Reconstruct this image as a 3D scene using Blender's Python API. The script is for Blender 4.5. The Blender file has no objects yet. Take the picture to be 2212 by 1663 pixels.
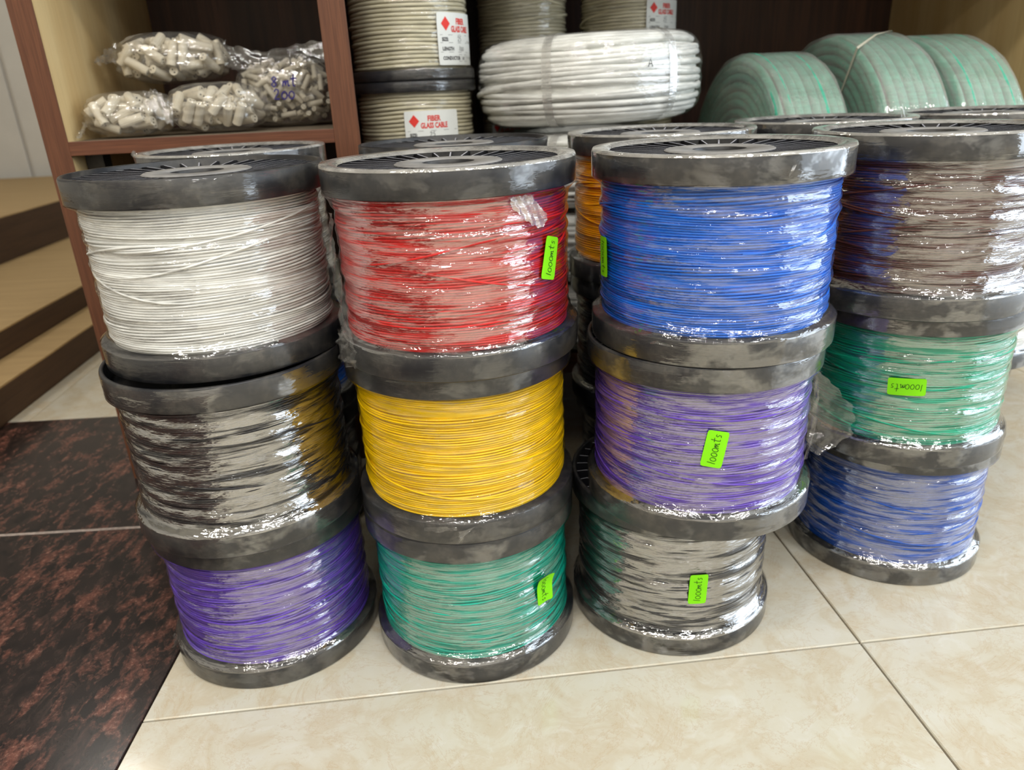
import bpy, bmesh, math, random
import numpy as np
from mathutils import Vector, Matrix, Quaternion

random.seed(7)
rng = np.random.default_rng(11)
scene = bpy.context.scene
col = scene.collection
PI = math.pi

# ------------------------------------------------------------------ camera
cam_d = bpy.data.cameras.new('camera')
cam = bpy.data.objects.new('camera', cam_d)
col.objects.link(cam)
cam_d.sensor_fit = 'HORIZONTAL'
cam_d.sensor_width = 36.0
cam_d.lens = 1575.75 / 2212 * 36.0
cam_d.clip_start = 0.02
CAM_H = 0.63111
right = Vector((0.99400218, -0.10019863, -0.04381657))
up = Vector((0.07790355, 0.36757337, 0.919672588))
fwd = Vector((0.07675085, 0.919458102, -0.37317456))
cam.matrix_world = Matrix(((right.x, up.x, -fwd.x, 0.0), (right.y, up.y, -fwd.y, 0.0),
                           (right.z, up.z, -fwd.z, CAM_H), (0, 0, 0, 1)))
cam_d.dof.use_dof = True
cam_d.dof.focus_distance = 0.72
cam_d.dof.aperture_fstop = 6.5
scene.camera = cam

# ------------------------------------------------------------------ view, world
vs = scene.view_settings
scene.display_settings.display_device = 'sRGB'
vs.view_transform = 'Standard'
vs.look = 'None'
vs.gamma = 1.0
vs.use_curve_mapping = False
vs.exposure = -0.07
scene.cycles.use_denoising = True
scene.cycles.transparent_max_bounces = 24
scene.cycles.max_bounces = 8
scene.cycles.caustics_reflective = False
scene.cycles.caustics_refractive = False

world = bpy.data.worlds.new('world')
scene.world = world
world.use_nodes = True
bgn = world.node_tree.nodes['Background']
bgn.inputs['Color'].default_value = (0.80, 0.90, 1.0, 1)
bgn.inputs['Strength'].default_value = 0.8


# ------------------------------------------------------------------ lights
def area(name, loc, target, size, power, color=(1, 1, 1), size_y=None, shape='RECTANGLE'):
    d = bpy.data.lights.new(name, 'AREA')
    d.energy = power
    d.color = color
    d.shape = shape
    d.size = size
    if size_y:
        d.size_y = size_y
    o = bpy.data.objects.new(name, d)
    col.objects.link(o)
    o.location = loc
    v = Vector(target) - Vector(loc)
    o.rotation_euler = v.to_track_quat('-Z', 'Y').to_euler()
    return o


WARM = (1.0, 0.95, 0.86)
NEUT = (1.0, 0.985, 0.95)
for lx in (-1.7, -0.55, 0.6, 1.75):
    for ly in (-2.5, -1.4, -0.35):
        area('ceiling_or_fill_lamp', (lx, ly, 2.72), (lx, ly, 0), 0.24, 13.5, WARM if lx < -1 else NEUT, shape='DISK')
area('ceiling_or_fill_lamp', (-1.9, 2.9, 2.72), (-1.9, 2.9, 0), 0.3, 9, WARM, shape='DISK')  # added fill lamp, no known fixture, brightens the far left of the room
# daylight through the shop front on the right
area('storefront_daylight', (3.42, -0.2, 1.25), (-3, 0.1, 0.9), 3.6, 95, (0.80, 0.90, 1.0), 2.2)


# ------------------------------------------------------------------ colour + material helpers
def srgb(r, g, b):
    def f(c):
        c /= 255.0
        return c / 12.92 if c <= 0.04045 else ((c + 0.055) / 1.055) ** 2.4
    return (f(r), f(g), f(b), 1.0)


def new_mat(name):
    m = bpy.data.materials.new(name)
    m.use_nodes = True
    nt = m.node_tree
    for n in list(nt.nodes):
        nt.nodes.remove(n)
    out = nt.nodes.new('ShaderNodeOutputMaterial')
    return m, nt, out


def N(nt, typ, **kw):
    n = nt.nodes.new(typ)
    for k, v in kw.items():
        if k in n.inputs:
            n.inputs[k].default_value = v
        else:
            setattr(n, k, v)
    return n


def bsdf(nt, out, color=(0.5, 0.5, 0.5, 1), rough=0.5, spec=0.5, metal=0.0):
    b = nt.nodes.new('ShaderNodeBsdfPrincipled')
    b.inputs['Base Color'].default_value = color
    b.inputs['Roughness'].default_value = rough
    b.inputs['Specular IOR Level'].default_value = spec
    b.inputs['Metallic'].default_value = metal
    nt.links.new(b.outputs[0], out.inputs['Surface'])
    return b


def mapping(nt, coord='Object', scale=(1, 1, 1), rot=(0, 0, 0), jitter=True):
    tc = nt.nodes.new('ShaderNodeTexCoord')
    mp = nt.nodes.new('ShaderNodeMapping')
    mp.inputs['Scale'].default_value = scale
    mp.inputs['Rotation'].default_value = rot
    nt.links.new(tc.outputs[coord], mp.inputs['Vector'])
    if jitter:
        oi = nt.nodes.new('ShaderNodeObjectInfo')
        ad = nt.nodes.new('ShaderNodeVectorMath')
        ad.operation = 'ADD'
        mu = nt.nodes.new('ShaderNodeMath')
        mu.operation = 'MULTIPLY'
        mu.inputs[1].default_value = 37.0
        nt.links.new(oi.outputs['Random'], mu.inputs[0])
        nt.links.new(mp.outputs[0], ad.inputs[0])
        nt.links.new(mu.outputs[0], ad.inputs[1])
        return ad.outputs[0]
    return mp.outputs[0]


def noise(nt, vec, scale=5.0, detail=3.0, rough=0.55, dist=0.0):
    n = nt.nodes.new('ShaderNodeTexNoise')
    n.inputs['Scale'].default_value = scale
    n.inputs['Detail'].default_value = detail
    n.inputs['Roughness'].default_value = rough
    n.inputs['Distortion'].default_value = dist
    nt.links.new(vec, n.inputs['Vector'])
    return n.outputs['Fac']


def ramp(nt, fac, stops):
    r = nt.nodes.new('ShaderNodeValToRGB')
    e = r.color_ramp.elements
    while len(e) < len(stops):
        e.new(0.5)
    for el, (p, c) in zip(e, stops):
        el.position = p
        el.color = c if len(c) == 4 else (*c, 1)
    nt.links.new(fac, r.inputs['Fac'])
    return r.outputs['Color']


def g(v):
    return (v, v, v, 1)


def mixc(nt, fac, a, b):
    m = nt.nodes.new('ShaderNodeMix')
    m.data_type = 'RGBA'
    for sock, v in ((m.inputs[0], fac), (m.inputs[6], a), (m.inputs[7], b)):
        if hasattr(v, 'links'):
            nt.links.new(v, sock)
        else:
            sock.default_value = v
    return m.outputs[2]


def bump(nt, height, strength=0.3, dist=0.01):
    b = nt.nodes.new('ShaderNodeBump')
    b.inputs['Strength'].default_value = strength
    b.inputs['Distance'].default_value = dist
    nt.links.new(height, b.inputs['Height'])
    return b.outputs['Normal']


def simple_mat(name, color, rough=0.5, spec=0.5, var=0.12, scale=18.0, bmp=0.0):
    m, nt, out = new_mat(name)
    b = bsdf(nt, out, color, rough, spec)
    v = mapping(nt, 'Object')
    f = noise(nt, v, scale, 4)
    dk = tuple(c * (1 - var) for c in color[:3]) + (1,)
    lt = tuple(min(1, c * (1 + var)) for c in color[:3]) + (1,)
    c = ramp(nt, f, [(0.3, dk), (0.7, lt)])
    nt.links.new(c, b.inputs['Base Color'])
    if bmp:
        nt.links.new(bump(nt, f, bmp, 0.002), b.inputs['Normal'])
    return m


# --- wires
def wire_mat(name, color, rough=0.38):
    m, nt, out = new_mat(name)
    b = bsdf(nt, out, color, rough, 0.45)
    v = mapping(nt, 'Object', (30, 30, 260))
    f = noise(nt, v, 1.0, 2)
    dk = tuple(c * 0.78 for c in color[:3]) + (1,)
    lt = tuple(min(1, c * 1.12) for c in color[:3]) + (1,)
    nt.links.new(ramp(nt, f, [(0.3, dk), (0.7, lt)]), b.inputs['Base Color'])
    return m


W = {
    'white': wire_mat('wire_white', srgb(234, 234, 230)),
    'black': wire_mat('wire_black', srgb(27, 25, 29)),
    'violet': wire_mat('wire_violet', srgb(98, 66, 182)),
    'red': wire_mat('wire_red', srgb(205, 32, 30)),
    'yellow': wire_mat('wire_yellow', srgb(242, 198, 0)),
    'teal': wire_mat('wire_teal', srgb(4, 168, 144)),
    'blue': wire_mat('wire_blue', srgb(0, 104, 216)),
    'grey': wire_mat('wire_grey', srgb(58, 57, 57)),
    'brown': wire_mat('wire_brown', srgb(82, 40, 32)),
    'green': wire_mat('wire_green', srgb(14, 168, 132)),
    'navy': wire_mat('wire_deep_blue', srgb(22, 84, 184)),
    'orange': wire_mat('wire_amber', srgb(238, 160, 10)),
}
M_BEIGE = wire_mat('cable_beige', srgb(208, 200, 172), 0.6)
M_WCOIL = wire_mat('cable_white_sleeve', srgb(240, 240, 234), 0.42)
M_HOSE = wire_mat('hose_green', srgb(84, 182, 152), 0.45)


def plastic_mat(name, dust):
    m, nt, out = new_mat(name)
    b = bsdf(nt, out, (0.02, 0.02, 0.022, 1), 0.38, 0.5)
    v = mapping(nt, 'Object')
    f1 = noise(nt, v, 26, 6, 0.65)
    f2 = noise(nt, v, 140, 3, 0.6)
    c1 = ramp(nt, f1, [(0.42, g(0.0)), (0.72, g(dust))])
    c2 = ramp(nt, f2, [(0.35, g(0.35)), (0.7, g(1.0))])
    mu = nt.nodes.new('ShaderNodeMath')
    mu.operation = 'MULTIPLY'
    nt.links.new(c1, mu.inputs[0])
    nt.links.new(c2, mu.inputs[1])
    nt.links.new(mixc(nt, mu.outputs[0], srgb(33, 34, 38), srgb(150, 142, 128)), b.inputs['Base Color'])
    nt.links.new(ramp(nt, f1, [(0.3, g(0.28)), (0.75, g(0.6))]), b.inputs['Roughness'])
    nt.links.new(bump(nt, f2, 0.08, 0.001), b.inputs['Normal'])
    return m


M_FLANGE = plastic_mat('black_spool_plastic', 0.28)
M_RIB = simple_mat('rib_plastic', srgb(168, 168, 176), 0.42, 0.5, 0.3, 60)
M_HUB = simple_mat('dusty_hub_plastic', srgb(140, 138, 136), 0.5, 0.45, 0.25, 50)


# --- stretch film: clear layers, glossy where the film bridges and lifts, quiet where it clings
def film_mat(name, lo, hi, tint=(1, 1, 1), milky=0.0, su=15.0, sv=210.0, wr=1.0, coord='Object', thr=0.47, graze=0.62, mvar=(0.55, 1.4)):
    m, nt, out = new_mat(name)
    tr = nt.nodes.new('ShaderNodeBsdfTransparent')
    tr.inputs['Color'].default_value = (0.985 * tint[0], 0.985 * tint[1], 0.985 * tint[2], 1)
    gl = nt.nodes.new('ShaderNodeBsdfGlossy')
    gl.inputs['Roughness'].default_value = 0.07
    gl.inputs['Color'].default_value = (1, 1, 1, 1)
    def sc(a, b):
        return {'Object': (a, a, b), 'ObjectX': (b, a, a), 'UV': (a, b, 1)}[coord]
    cd = 'UV' if coord == 'UV' else 'Object'
    uvA = mapping(nt, cd, sc(su, sv))
    uvB = mapping(nt, cd, sc(28, 210))
    uvC = mapping(nt, cd, sc(90, 300))
    fA = noise(nt, uvA, 1.0, 4, 0.6, 0.3)
    fB = noise(nt, uvB, 1.0, 3, 0.6)
    fC = noise(nt, uvC, 1.0, 2, 0.5)
    mask = ramp(nt, fA, [(thr - 0.05, g(lo)), (thr + 0.05, g(hi))])
    # wrinkles
    s1 = nt.nodes.new('ShaderNodeMath')
    s1.operation = 'MULTIPLY_ADD'
    nt.links.new(fC, s1.inputs[0])
    s1.inputs[1].default_value = 0.85
    nt.links.new(fB, s1.inputs[2])
    nrm = bump(nt, s1.outputs[0], wr, 0.0012)
    nt.links.new(nrm, gl.inputs['Normal'])
    fw = nt.nodes.new('ShaderNodeLayerWeight')
    fw.inputs['Blend'].default_value = 0.5
    pw = nt.nodes.new('ShaderNodeMath')
    pw.operation = 'POWER'
    nt.links.new(fw.outputs['Facing'], pw.inputs[0])
    pw.inputs[1].default_value = 4.5
    lw = nt.nodes.new('ShaderNodeMath')
    lw.operation = 'MULTIPLY_ADD'
    nt.links.new(pw.outputs[0], lw.inputs[0])
    lw.inputs[1].default_value = graze
    lw.inputs[2].default_value = 0.03
    ad = nt.nodes.new('ShaderNodeMath')
    ad.operation = 'ADD'
    ad.use_clamp = True
    nt.links.new(mask, ad.inputs[0])
    nt.links.new(lw.outputs[0], ad.inputs[1])
    mx = nt.nodes.new('ShaderNodeMixShader')
    nt.links.new(ad.outputs[0], mx.inputs[0])
    last = tr.outputs[0]
    if milky:
        df = nt.nodes.new('ShaderNodeBsdfDiffuse')
        df.inputs['Color'].default_value = (0.62, 0.60, 0.56, 1)
        mm = nt.nodes.new('ShaderNodeMixShader')
        mk = ramp(nt, noise(nt, mapping(nt, cd, sc(40, 90)), 1.0, 4), [(0.3, g(milky * mvar[0])), (0.75, g(min(1, milky * mvar[1])))])
        nt.links.new(mk, mm.inputs[0])
        nt.links.new(tr.outputs[0], mm.inputs[1])
        nt.links.new(df.outputs[0], mm.inputs[2])
        last = mm.outputs[0]
    nt.links.new(last, mx.inputs[1])
    nt.links.new(gl.outputs[0], mx.inputs[2])
    nt.links.new(mx.outputs[0], out.inputs['Surface'])
    return m


M_FILM = film_mat('stretch_film', 0.03, 0.27)
M_FILM_HEAVY = film_mat('stretch_film_many_layers', 0.03, 0.42, su=11, sv=150, thr=0.45)
M_FILM_TIGHT = film_mat('stretch_film_clinging', 0.0, 0.08, su=14, sv=200, thr=0.52)
M_FILM_MID = film_mat('stretch_film_few_layers', 0.01, 0.17, su=14, sv=180, thr=0.5)
M_FILM_RIM = film_mat('stretch_film_on_rim', 0.01, 0.17, su=17, sv=26, wr=0.3, thr=0.53)
M_FILM_RIM_BARE = film_mat('thin_film_on_rim', 0.0, 0.07, su=22, sv=40, wr=0.3, thr=0.56)
M_COLLAR = film_mat('dusty_film_edge', 0.04, 0.22, milky=0.5, su=30, sv=60)
M_LOOSE = film_mat('bunched_film', 0.0, 0.07, milky=0.04, su=60, sv=60, wr=0.35, graze=0.22)
M_BAG = film_mat('polythene_bag', 0.0, 0.10, milky=0.11, su=26, sv=26, wr=0.7)

# --- wood
def wood_mat(name, c1, c2, scale=(60, 60, 3), rough=0.45, fine=0.5, bscale=1.0):
    m, nt, out = new_mat(name)
    b = bsdf(nt, out, c1, rough, 0.4)
    v = mapping(nt, 'Object', scale, jitter=False)
    f = noise(nt, v, bscale, 5, 0.6, 0.4)
    v2 = mapping(nt, 'Object', tuple(s * 6 for s in scale), jitter=False)
    f2 = noise(nt, v2, bscale, 2, 0.5)
    base = ramp(nt, f, [(0.32, c2), (0.66, c1)])
    dk = tuple(c * 0.75 for c in c2[:3]) + (1,)
    k = ramp(nt, f2, [(0.38, g(fine)), (0.55, g(0.0))])
    nt.links.new(mixc(nt, k, base, dk), b.inputs['Base Color'])
    return m


M_BROWN = wood_mat('brown_laminate', srgb(114, 72, 49), srgb(90, 54, 37), (90, 90, 2.5))
M_BROWN_H = wood_mat('brown_laminate_shelf', srgb(118, 73, 50), srgb(90, 53, 37), (2.5, 90, 110))
M_PALE = wood_mat('pale_laminate', srgb(234, 206, 152), srgb(216, 180, 122), (14, 14, 0.9), 0.4, 0.12)
M_DARKWOOD = wood_mat('dark_laminate', srgb(86, 56, 43), srgb(50, 32, 26), (22, 22, 1.0), 0.5, 0.35)
M_SHELFTOP = simple_mat('dusty_shelf_top', srgb(120, 108, 92), 0.7, 0.2, 0.2, 30)
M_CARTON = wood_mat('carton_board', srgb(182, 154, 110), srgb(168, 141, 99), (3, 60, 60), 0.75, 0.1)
M_CARTON_SHADED = wood_mat('carton_board_shaded', srgb(84, 62, 44), srgb(70, 51, 36), (60, 3, 60), 0.8, 0.15)  # same board as the lids, coloured dark to paint in the sides' shade
M_WALL = simple_mat('wall_paint', srgb(206, 201, 192), 0.6, 0.3, 0.04, 6, 0.05)
M_CEIL = simple_mat('ceiling_paint', srgb(228, 226, 220), 0.7, 0.2, 0.02, 5)
M_GROUT = simple_mat('dark_grout', srgb(112, 102, 88), 0.8, 0.2, 0.2, 40)
M_GROUT_W = simple_mat('pale_grout', srgb(170, 156, 148), 0.7, 0.3, 0.3, 160, 0.2)
M_FRAME = simple_mat('window_frame_paint', srgb(160, 160, 165), 0.4, 0.5, 0.05, 10)
M_METAL = simple_mat('bracket_metal', srgb(54, 50, 46), 0.45, 0.5, 0.3, 80)


def marble_mat():
    m, nt, out = new_mat('cream_marble_tile')
    b = bsdf(nt, out, srgb(220, 208, 184), 0.13, 0.5)
    v = mapping(nt, 'Object')
    f = noise(nt, v, 15.0, 8, 0.60, 0.7)
    f2 = noise(nt, v, 34.0, 6, 0.62, 1.2)
    f3 = noise(nt, v, 6.0, 8, 0.72, 2.0)
    c = ramp(nt, f, [(0.30, srgb(208, 204, 191)), (0.48, srgb(205, 199, 182)), (0.58, srgb(199, 188, 166)), (0.66, srgb(205, 198, 181)), (0.8, srgb(211, 208, 198))])
    w = ramp(nt, f2, [(0.56, g(0.0)), (0.66, g(0.35))])
    c = mixc(nt, w, c, srgb(214, 212, 204))
    vn = ramp(nt, f3, [(0.488, g(0.0)), (0.5, g(0.45)), (0.512, g(0.0))])
    c = mixc(nt, vn, c, srgb(188, 164, 132))
    sp = ramp(nt, noise(nt, v, 75, 5, 0.75), [(0.30, g(0.5)), (0.42, g(0.0))])
    c = mixc(nt, sp, c, srgb(186, 164, 134))
    nt.links.new(c, b.inputs['Base Color'])
    return m


def granite_mat():
    m, nt, out = new_mat('red_brown_granite')
    b = bsdf(nt, out, srgb(44, 34, 32), 0.22, 0.35)
    v = mapping(nt, 'Object', (1, 1, 1), (0, 0, -0.9))
    va = mapping(nt, 'Object', (26, 13, 18), (0, 0, -0.75))
    vb = mapping(nt, 'Object', (70, 34, 40), (0, 0, -0.75))
    f = noise(nt, va, 1.0, 4, 0.62, 0.9)
    fb = noise(nt, vb, 1.0, 5, 0.68, 0.5)
    f2 = noise(nt, v, 190, 5, 0.78)
    ma = nt.nodes.new('ShaderNodeMath')
    ma.operation = 'MULTIPLY_ADD'
    nt.links.new(fb, ma.inputs[0])
    ma.inputs[1].default_value = 0.8
    nt.links.new(f, ma.inputs[2])
    mb = nt.nodes.new('ShaderNodeMath')
    mb.operation = 'MULTIPLY_ADD'
    nt.links.new(f2, mb.inputs[0])
    mb.inputs[1].default_value = 0.30
    nt.links.new(ma.outputs[0], mb.inputs[2])
    k = ramp(nt, mb.outputs[0], [(0.0, g(0.0)), (0.5, g(0.0)), (1.0, g(1.0))])
    mr = nt.nodes.new('ShaderNodeMapRange')
    mr.inputs['From Min'].default_value = 1.05
    mr.inputs['From Max'].default_value = 1.27
    nt.links.new(mb.outputs[0], mr.inputs['Value'])
    base = ramp(nt, fb, [(0.35, srgb(26, 21, 22)), (0.52, srgb(44, 35, 33)), (0.7, srgb(66, 50, 46))])
    fleck = ramp(nt, f2, [(0.35, srgb(84, 50, 42)), (0.55, srgb(112, 71, 60)), (0.72, srgb(164, 126, 112))])
    nt.links.new(mixc(nt, mr.outputs['Result'], base, fleck), b.inputs['Base Color'])
    return m


M_MARBLE = marble_mat()
M_GRANITE = granite_mat()
M_STICKER = simple_mat('fluorescent_green_paper', srgb(132, 228, 10), 0.6, 0.3, 0.03, 30)
M_INK = simple_mat('dark_green_pen', srgb(22, 58, 14), 0.6, 0.3, 0.1, 30)
M_INK_BLUE = simple_mat('violet_marker', srgb(60, 52, 128), 0.6, 0.3, 0.1, 30)
M_INK_BLACK = simple_mat('black_print', srgb(54, 54, 56), 0.6, 0.3, 0.1, 30)
M_INK_RED = simple_mat('red_print', srgb(222, 62, 54), 0.6, 0.3, 0.05, 30)
M_PAPER = simple_mat('white_label_paper', srgb(226, 228, 224), 0.6, 0.3, 0.03, 30)
M_CERAMIC = simple_mat('cream_ceramic', srgb(222, 212, 190), 0.5, 0.4, 0.05, 40)
M_BORE_SHADE = simple_mat('bore_shade_paint', srgb(60, 50, 42), 0.8, 0.2, 0.05, 40)  # shade inside the bores, painted as flat dark discs on the tube ends
M_BORE_SHADE.name = 'painted_bore_shade'
M_STRAP = simple_mat('white_strap', srgb(200, 196, 178), 0.5, 0.4, 0.08, 30)


# ------------------------------------------------------------------ object helpers
def link(o, parent=None):
    col.objects.link(o)
    if parent is not None:
        o.parent = parent
    return o


def mesh_obj(name, verts, faces, mat, parent=None, smooth=True, uvs=None, mats=None, midx=None):
    me = bpy.data.meshes.new(name)
    me.from_pydata([tuple(v) for v in verts], [], [tuple(f) for f in faces])
    if uvs is not None:
        uvl = me.uv_layers.new(name='UVMap')
        li = np.empty(len(me.loops), dtype=np.int32)
        me.loops.foreach_get('vertex_index', li)
        uvl.data.foreach_set('uv', np.asarray(uvs, dtype=np.float32)[li].ravel())
    for mm in (mats or [mat]):
        me.materials.append(mm)
    if midx is not None:
        me.polygons.foreach_set('material_index', np.asarray(midx, dtype=np.int32))
    if smooth:
        me.polygons.foreach_set('use_smooth', np.ones(len(me.polygons), dtype=bool))
    me.update()
    return link(bpy.data.objects.new(name, me), parent)


def inst(name, src, parent=None, mat=None):
    """a copy that shares mesh data; its own material sits on the object slot"""
    o = src.copy()
    o.name = name
    o.parent = parent
    col.objects.link(o)
    if mat is not None:
        o.material_slots[0].link = 'OBJECT'
        o.material_slots[0].material = mat
    return o


def empty(name, loc, label, cat, group=None, rot=(0, 0, 0)):
    o = bpy.data.objects.new(name, None)
    o.empty_display_size = 0.05
    link(o)
    o.location = loc
    o.rotation_euler = rot
    tag(o, label, cat, group)
    return o


def tag(o, label=None, cat=None, group=None, kind=None):
    if label:
        o['label'] = label
    if cat:
        o['category'] = cat
    if group:
        o['group'] = group
    if kind:
        o['kind'] = kind
    return o


def box_data(x0, x1, y0, y1, z0, z1, bev=0.0, seg=2):
    bm = bmesh.new()
    bmesh.ops.create_cube(bm, size=1.0)
    for v in bm.verts:
        v.co = Vector(((x0 + x1) / 2 + v.co.x * (x1 - x0), (y0 + y1) / 2 + v.co.y * (y1 - y0), (z0 + z1) / 2 + v.co.z * (z1 - z0)))
    if bev:
        bmesh.ops.bevel(bm, geom=bm.edges[:], offset=bev, segments=seg, affect='EDGES', profile=0.5)
    bm.normal_update()
    V = [tuple(v.co) for v in bm.verts]
    bm.verts.index_update()
    F = [[v.index for v in f.verts] for f in bm.faces]
    bm.free()
    return V, F


def box(name, mat, x0, x1, y0, y1, z0, z1, parent=None, bev=0.001):
    V, F = box_data(x0, x1, y0, y1, z0, z1, bev)
    return mesh_obj(name, V, F, mat, parent, smooth=False)


def prism(name, mat, pts, z0, z1, parent=None, bev=0.0012):
    """polygon pts (ccw) extruded z0..z1 with a small bevel on the top edge"""
    n = len(pts)
    c = np.mean(np.array(pts), axis=0)
    ins = [tuple(np.array(p) + (c - np.array(p)) / np.linalg.norm(c - np.array(p)) * bev * 1.4) for p in pts]
    V = [(*p, z0) for p in pts] + [(*p, z1 - bev) for p in pts] + [(*p, z1) for p in ins]
    F = [list(range(n))[::-1], list(range(2 * n, 3 * n))]
    for k in (0, 1):
        for i in range(n):
            j = (i + 1) % n
            F.append([k * n + i, k * n + j, (k + 1) * n + j, (k + 1) * n + i])
    return mesh_obj(name, V, F, mat, parent, smooth=False)


def lathe(profile, seg=96, closed=True):
    """profile: list of (r,z); revolves around z; closed joins last to first"""
    V, F = [], []
    n = len(profile)
    for r, z in profile:
        for k in range(seg):
            a = 2 * PI * k / seg
            V.append((r * math.cos(a), r * math.sin(a), z))
    rows = n if closed else n - 1
    for i in range(rows):
        i2 = (i + 1) % n
        for k in range(seg):
            k2 = (k + 1) % seg
            F.append((i * seg + k, i * seg + k2, i2 * seg + k2, i2 * seg + k))
    return V, F


def tube(paths, rad, sides=6, closed=False):
    """paths: list of (n,3) arrays -> joined tube geometry"""
    V, F = [], []
    for P in paths:
        P = np.asarray(P, float)
        n = len(P)
        T = np.gradient(P, axis=0) if not closed else (np.roll(P, -1, 0) - np.roll(P, 1, 0))
        T /= np.linalg.norm(T, axis=1, keepdims=True) + 1e-12
        ref = np.where(np.abs(T[:, 2:3]) > 0.9, np.array([[1.0, 0, 0]]), np.array([[0, 0, 1.0]]))
        A = np.cross(T, ref)
        A /= np.linalg.norm(A, axis=1, keepdims=True) + 1e-12
        B = np.cross(A, T)
        base = len(V)
        for k in range(sides):
            a = 2 * PI * k / sides
            V.extend(P + rad * (math.cos(a) * A + math.sin(a) * B))
        # vertex index: base + k*n + i
        m = n if closed else n - 1
        for k in range(sides):
            k2 = (k + 1) % sides
            for i in range(m):
                i2 = (i + 1) % n
                F.append((base + k * n + i, base + k * n + i2, base + k2 * n + i2, base + k2 * n + i))
    return V, F


# ================================================================== SETTING
# floor: dark grout bed with marble tiles and granite threshold slabs laid on it
floor = box('floor', M_GROUT, -3.6, 3.6, -3.6, 4.6, -0.06, -0.004, bev=0)
tag(floor, kind='structure')
J = 0.0012


def tile(pts, mat=M_MARBLE, name='tile', top=0.0):
    return prism(name, mat, pts, -0.010, top, floor)


# the granite band is laid 3.4 degrees off the tile grid
ga = math.radians(-3.4)
gx = np.array([math.cos(ga), math.sin(ga)])
gy = np.array([-math.sin(ga), math.cos(ga)])
g0 = np.array([-0.3722, 0.700])


def gp(u, v):
    p = g0 + gx * u + gy * v
    return (float(p[0]), float(p[1]))


def edge_x(y):
    v = (y - g0[1]) / gy[1]
    return float(g0[0] + gy[0] * v)


GTOP = 0.828          # far edge of granite along gy
GJ = 0.3595           # joint between the two slabs
GW = -1.02            # band width
prism('granite_slab', M_GRANITE, [gp(GW, GJ + .0035), gp(-.0005, GJ + .0035), gp(-.0005, GTOP), gp(GW, GTOP)], -0.010, 0.0, floor, 0.0008)
prism('granite_slab', M_GRANITE, [gp(GW, -0.62), gp(-.0005, -0.62), gp(-.0005, GJ - .0035), gp(GW, GJ - .0035)], -0.010, 0.0, floor, 0.0008)
prism('granite_slab', M_GRANITE, [gp(GW, -1.60), gp(-.0005, -1.60), gp(-.0005, -0.627), gp(GW, -0.627)], -0.010, 0.0, floor, 0.0008)
prism('grout_line', M_GROUT_W, [gp(GW, GJ - .0035), gp(-.0005, GJ - .0035), gp(-.0005, GJ + .0035), gp(GW, GJ + .0035)], -0.010, -0.0004, floor, 0.0003)

ysplit = [-3.35, -2.55, -1.75, -0.95, -0.15, 0.6505, 1.4505, 2.2505, 3.0505, 3.8505, 4.55]
xsplit = [0.4577, 1.2577, 2.0577, 2.8577, 3.55]
for yi in range(len(ysplit) - 1):
    ya, yb = ysplit[yi] + J, ysplit[yi + 1] - J
    # first column runs up to the slanted granite edge
    if yb < 1.52:
        xa, xb = (edge_x(ya), edge_x(yb)) if ya > -1.0 else (-0.44, -0.44)
        if -1.0 < ya < 1.5 or True:
            tile([(xa + .001, ya), (xsplit[0] - J, ya), (xsplit[0] - J, yb), (xb + .001, yb)])
    else:
        xa = edge_x(max(ya, 0.7)) if ya < 1.6 else -0.33
        tile([(-0.325, ya), (xsplit[0] - J, ya), (xsplit[0] - J, yb), (-0.325, yb)])
    for xi in range(len(xsplit) - 1):
        tile([(xsplit[xi] + J, ya), (xsplit[xi + 1] - J, ya), (xsplit[xi + 1] - J, yb), (xsplit[xi] + J, yb)])
# pale tiles beyond the granite, on the left
pa, pb, pc = gp(-0.001, GTOP + .002), gp(-0.62, GTOP + .002), gp(GW, GTOP + .002)
tile([pb, (pa[0] - .003, pa[1]), (pa[0] - .003, 2.25), (pb[0], 2.25)])
tile([(-1.9, pb[1]), (pb[0] - .002, pb[1]), (pb[0] - .002, 2.25), (-1.9, 2.25)])
for xa, xb in ((-3.5, -2.702), (-2.7, -1.902), (-1.9, -1.102), (-1.1, -0.328)):
    for ya, yb in ((2.252, 3.05), (3.052, 3.85), (3.852, 4.55)):
        tile([(xa, ya), (xb, ya), (xb, yb), (xa, yb)])
for xa, xb in ((-3.5, -2.702), (-2.7, -1.902)):
    for ya, yb in ((-3.35, -1.9), (-1.898, -0.4), (-0.398, 1.0), (1.002, 2.25)):
        tile([(xa, ya), (xb, ya), (xb, yb), (xa, yb)])
for ya, yb in ((-3.35, -1.9), (-1.898, -0.95), (-0.948, 0.0), (0.002, 0.8), (0.802, 1.5)):
    tile([(-1.898, ya), (-1.53, ya), (-1.40, yb), (-1.898, yb)])

# walls, ceiling and shop front of the room
tag(box('wall_back', M_WALL, -3.6, 3.6, 4.55, 4.65, 0, 2.9, bev=0), kind='structure')
tag(box('wall_left', M_WALL, -3.7, -3.58, -3.6, 4.6, 0, 2.9, bev=0), kind='structure')
tag(box('wall_front', M_WALL, -3.6, 3.6, -3.6, -3.5, 0, 2.9, bev=0), kind='structure')
tag(box('ceiling', M_CEIL, -3.7, 3.7, -3.7, 4.7, 2.85, 2.95, bev=0), kind='structure')
wr_ = tag(box('wall_right', M_WALL, 3.55, 3.65, 1.8, 4.6, 0, 2.9, bev=0), kind='structure')
box('wall_segment', M_WALL, 3.55, 3.65, -3.6, -2.2, 0, 2.9, wr_, bev=0)
box('wall_segment', M_WALL, 3.55, 3.65, -2.2, 1.8, 2.45, 2.9, wr_, bev=0)
win = tag(box('window_1', M_FRAME, 3.56, 3.62, -2.2, -2.14, 0, 2.45, bev=0.004), kind='structure')
box('window_frame', M_FRAME, 3.56, 3.62, 1.74, 1.8, 0, 2.45, win, 0.004)
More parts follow.
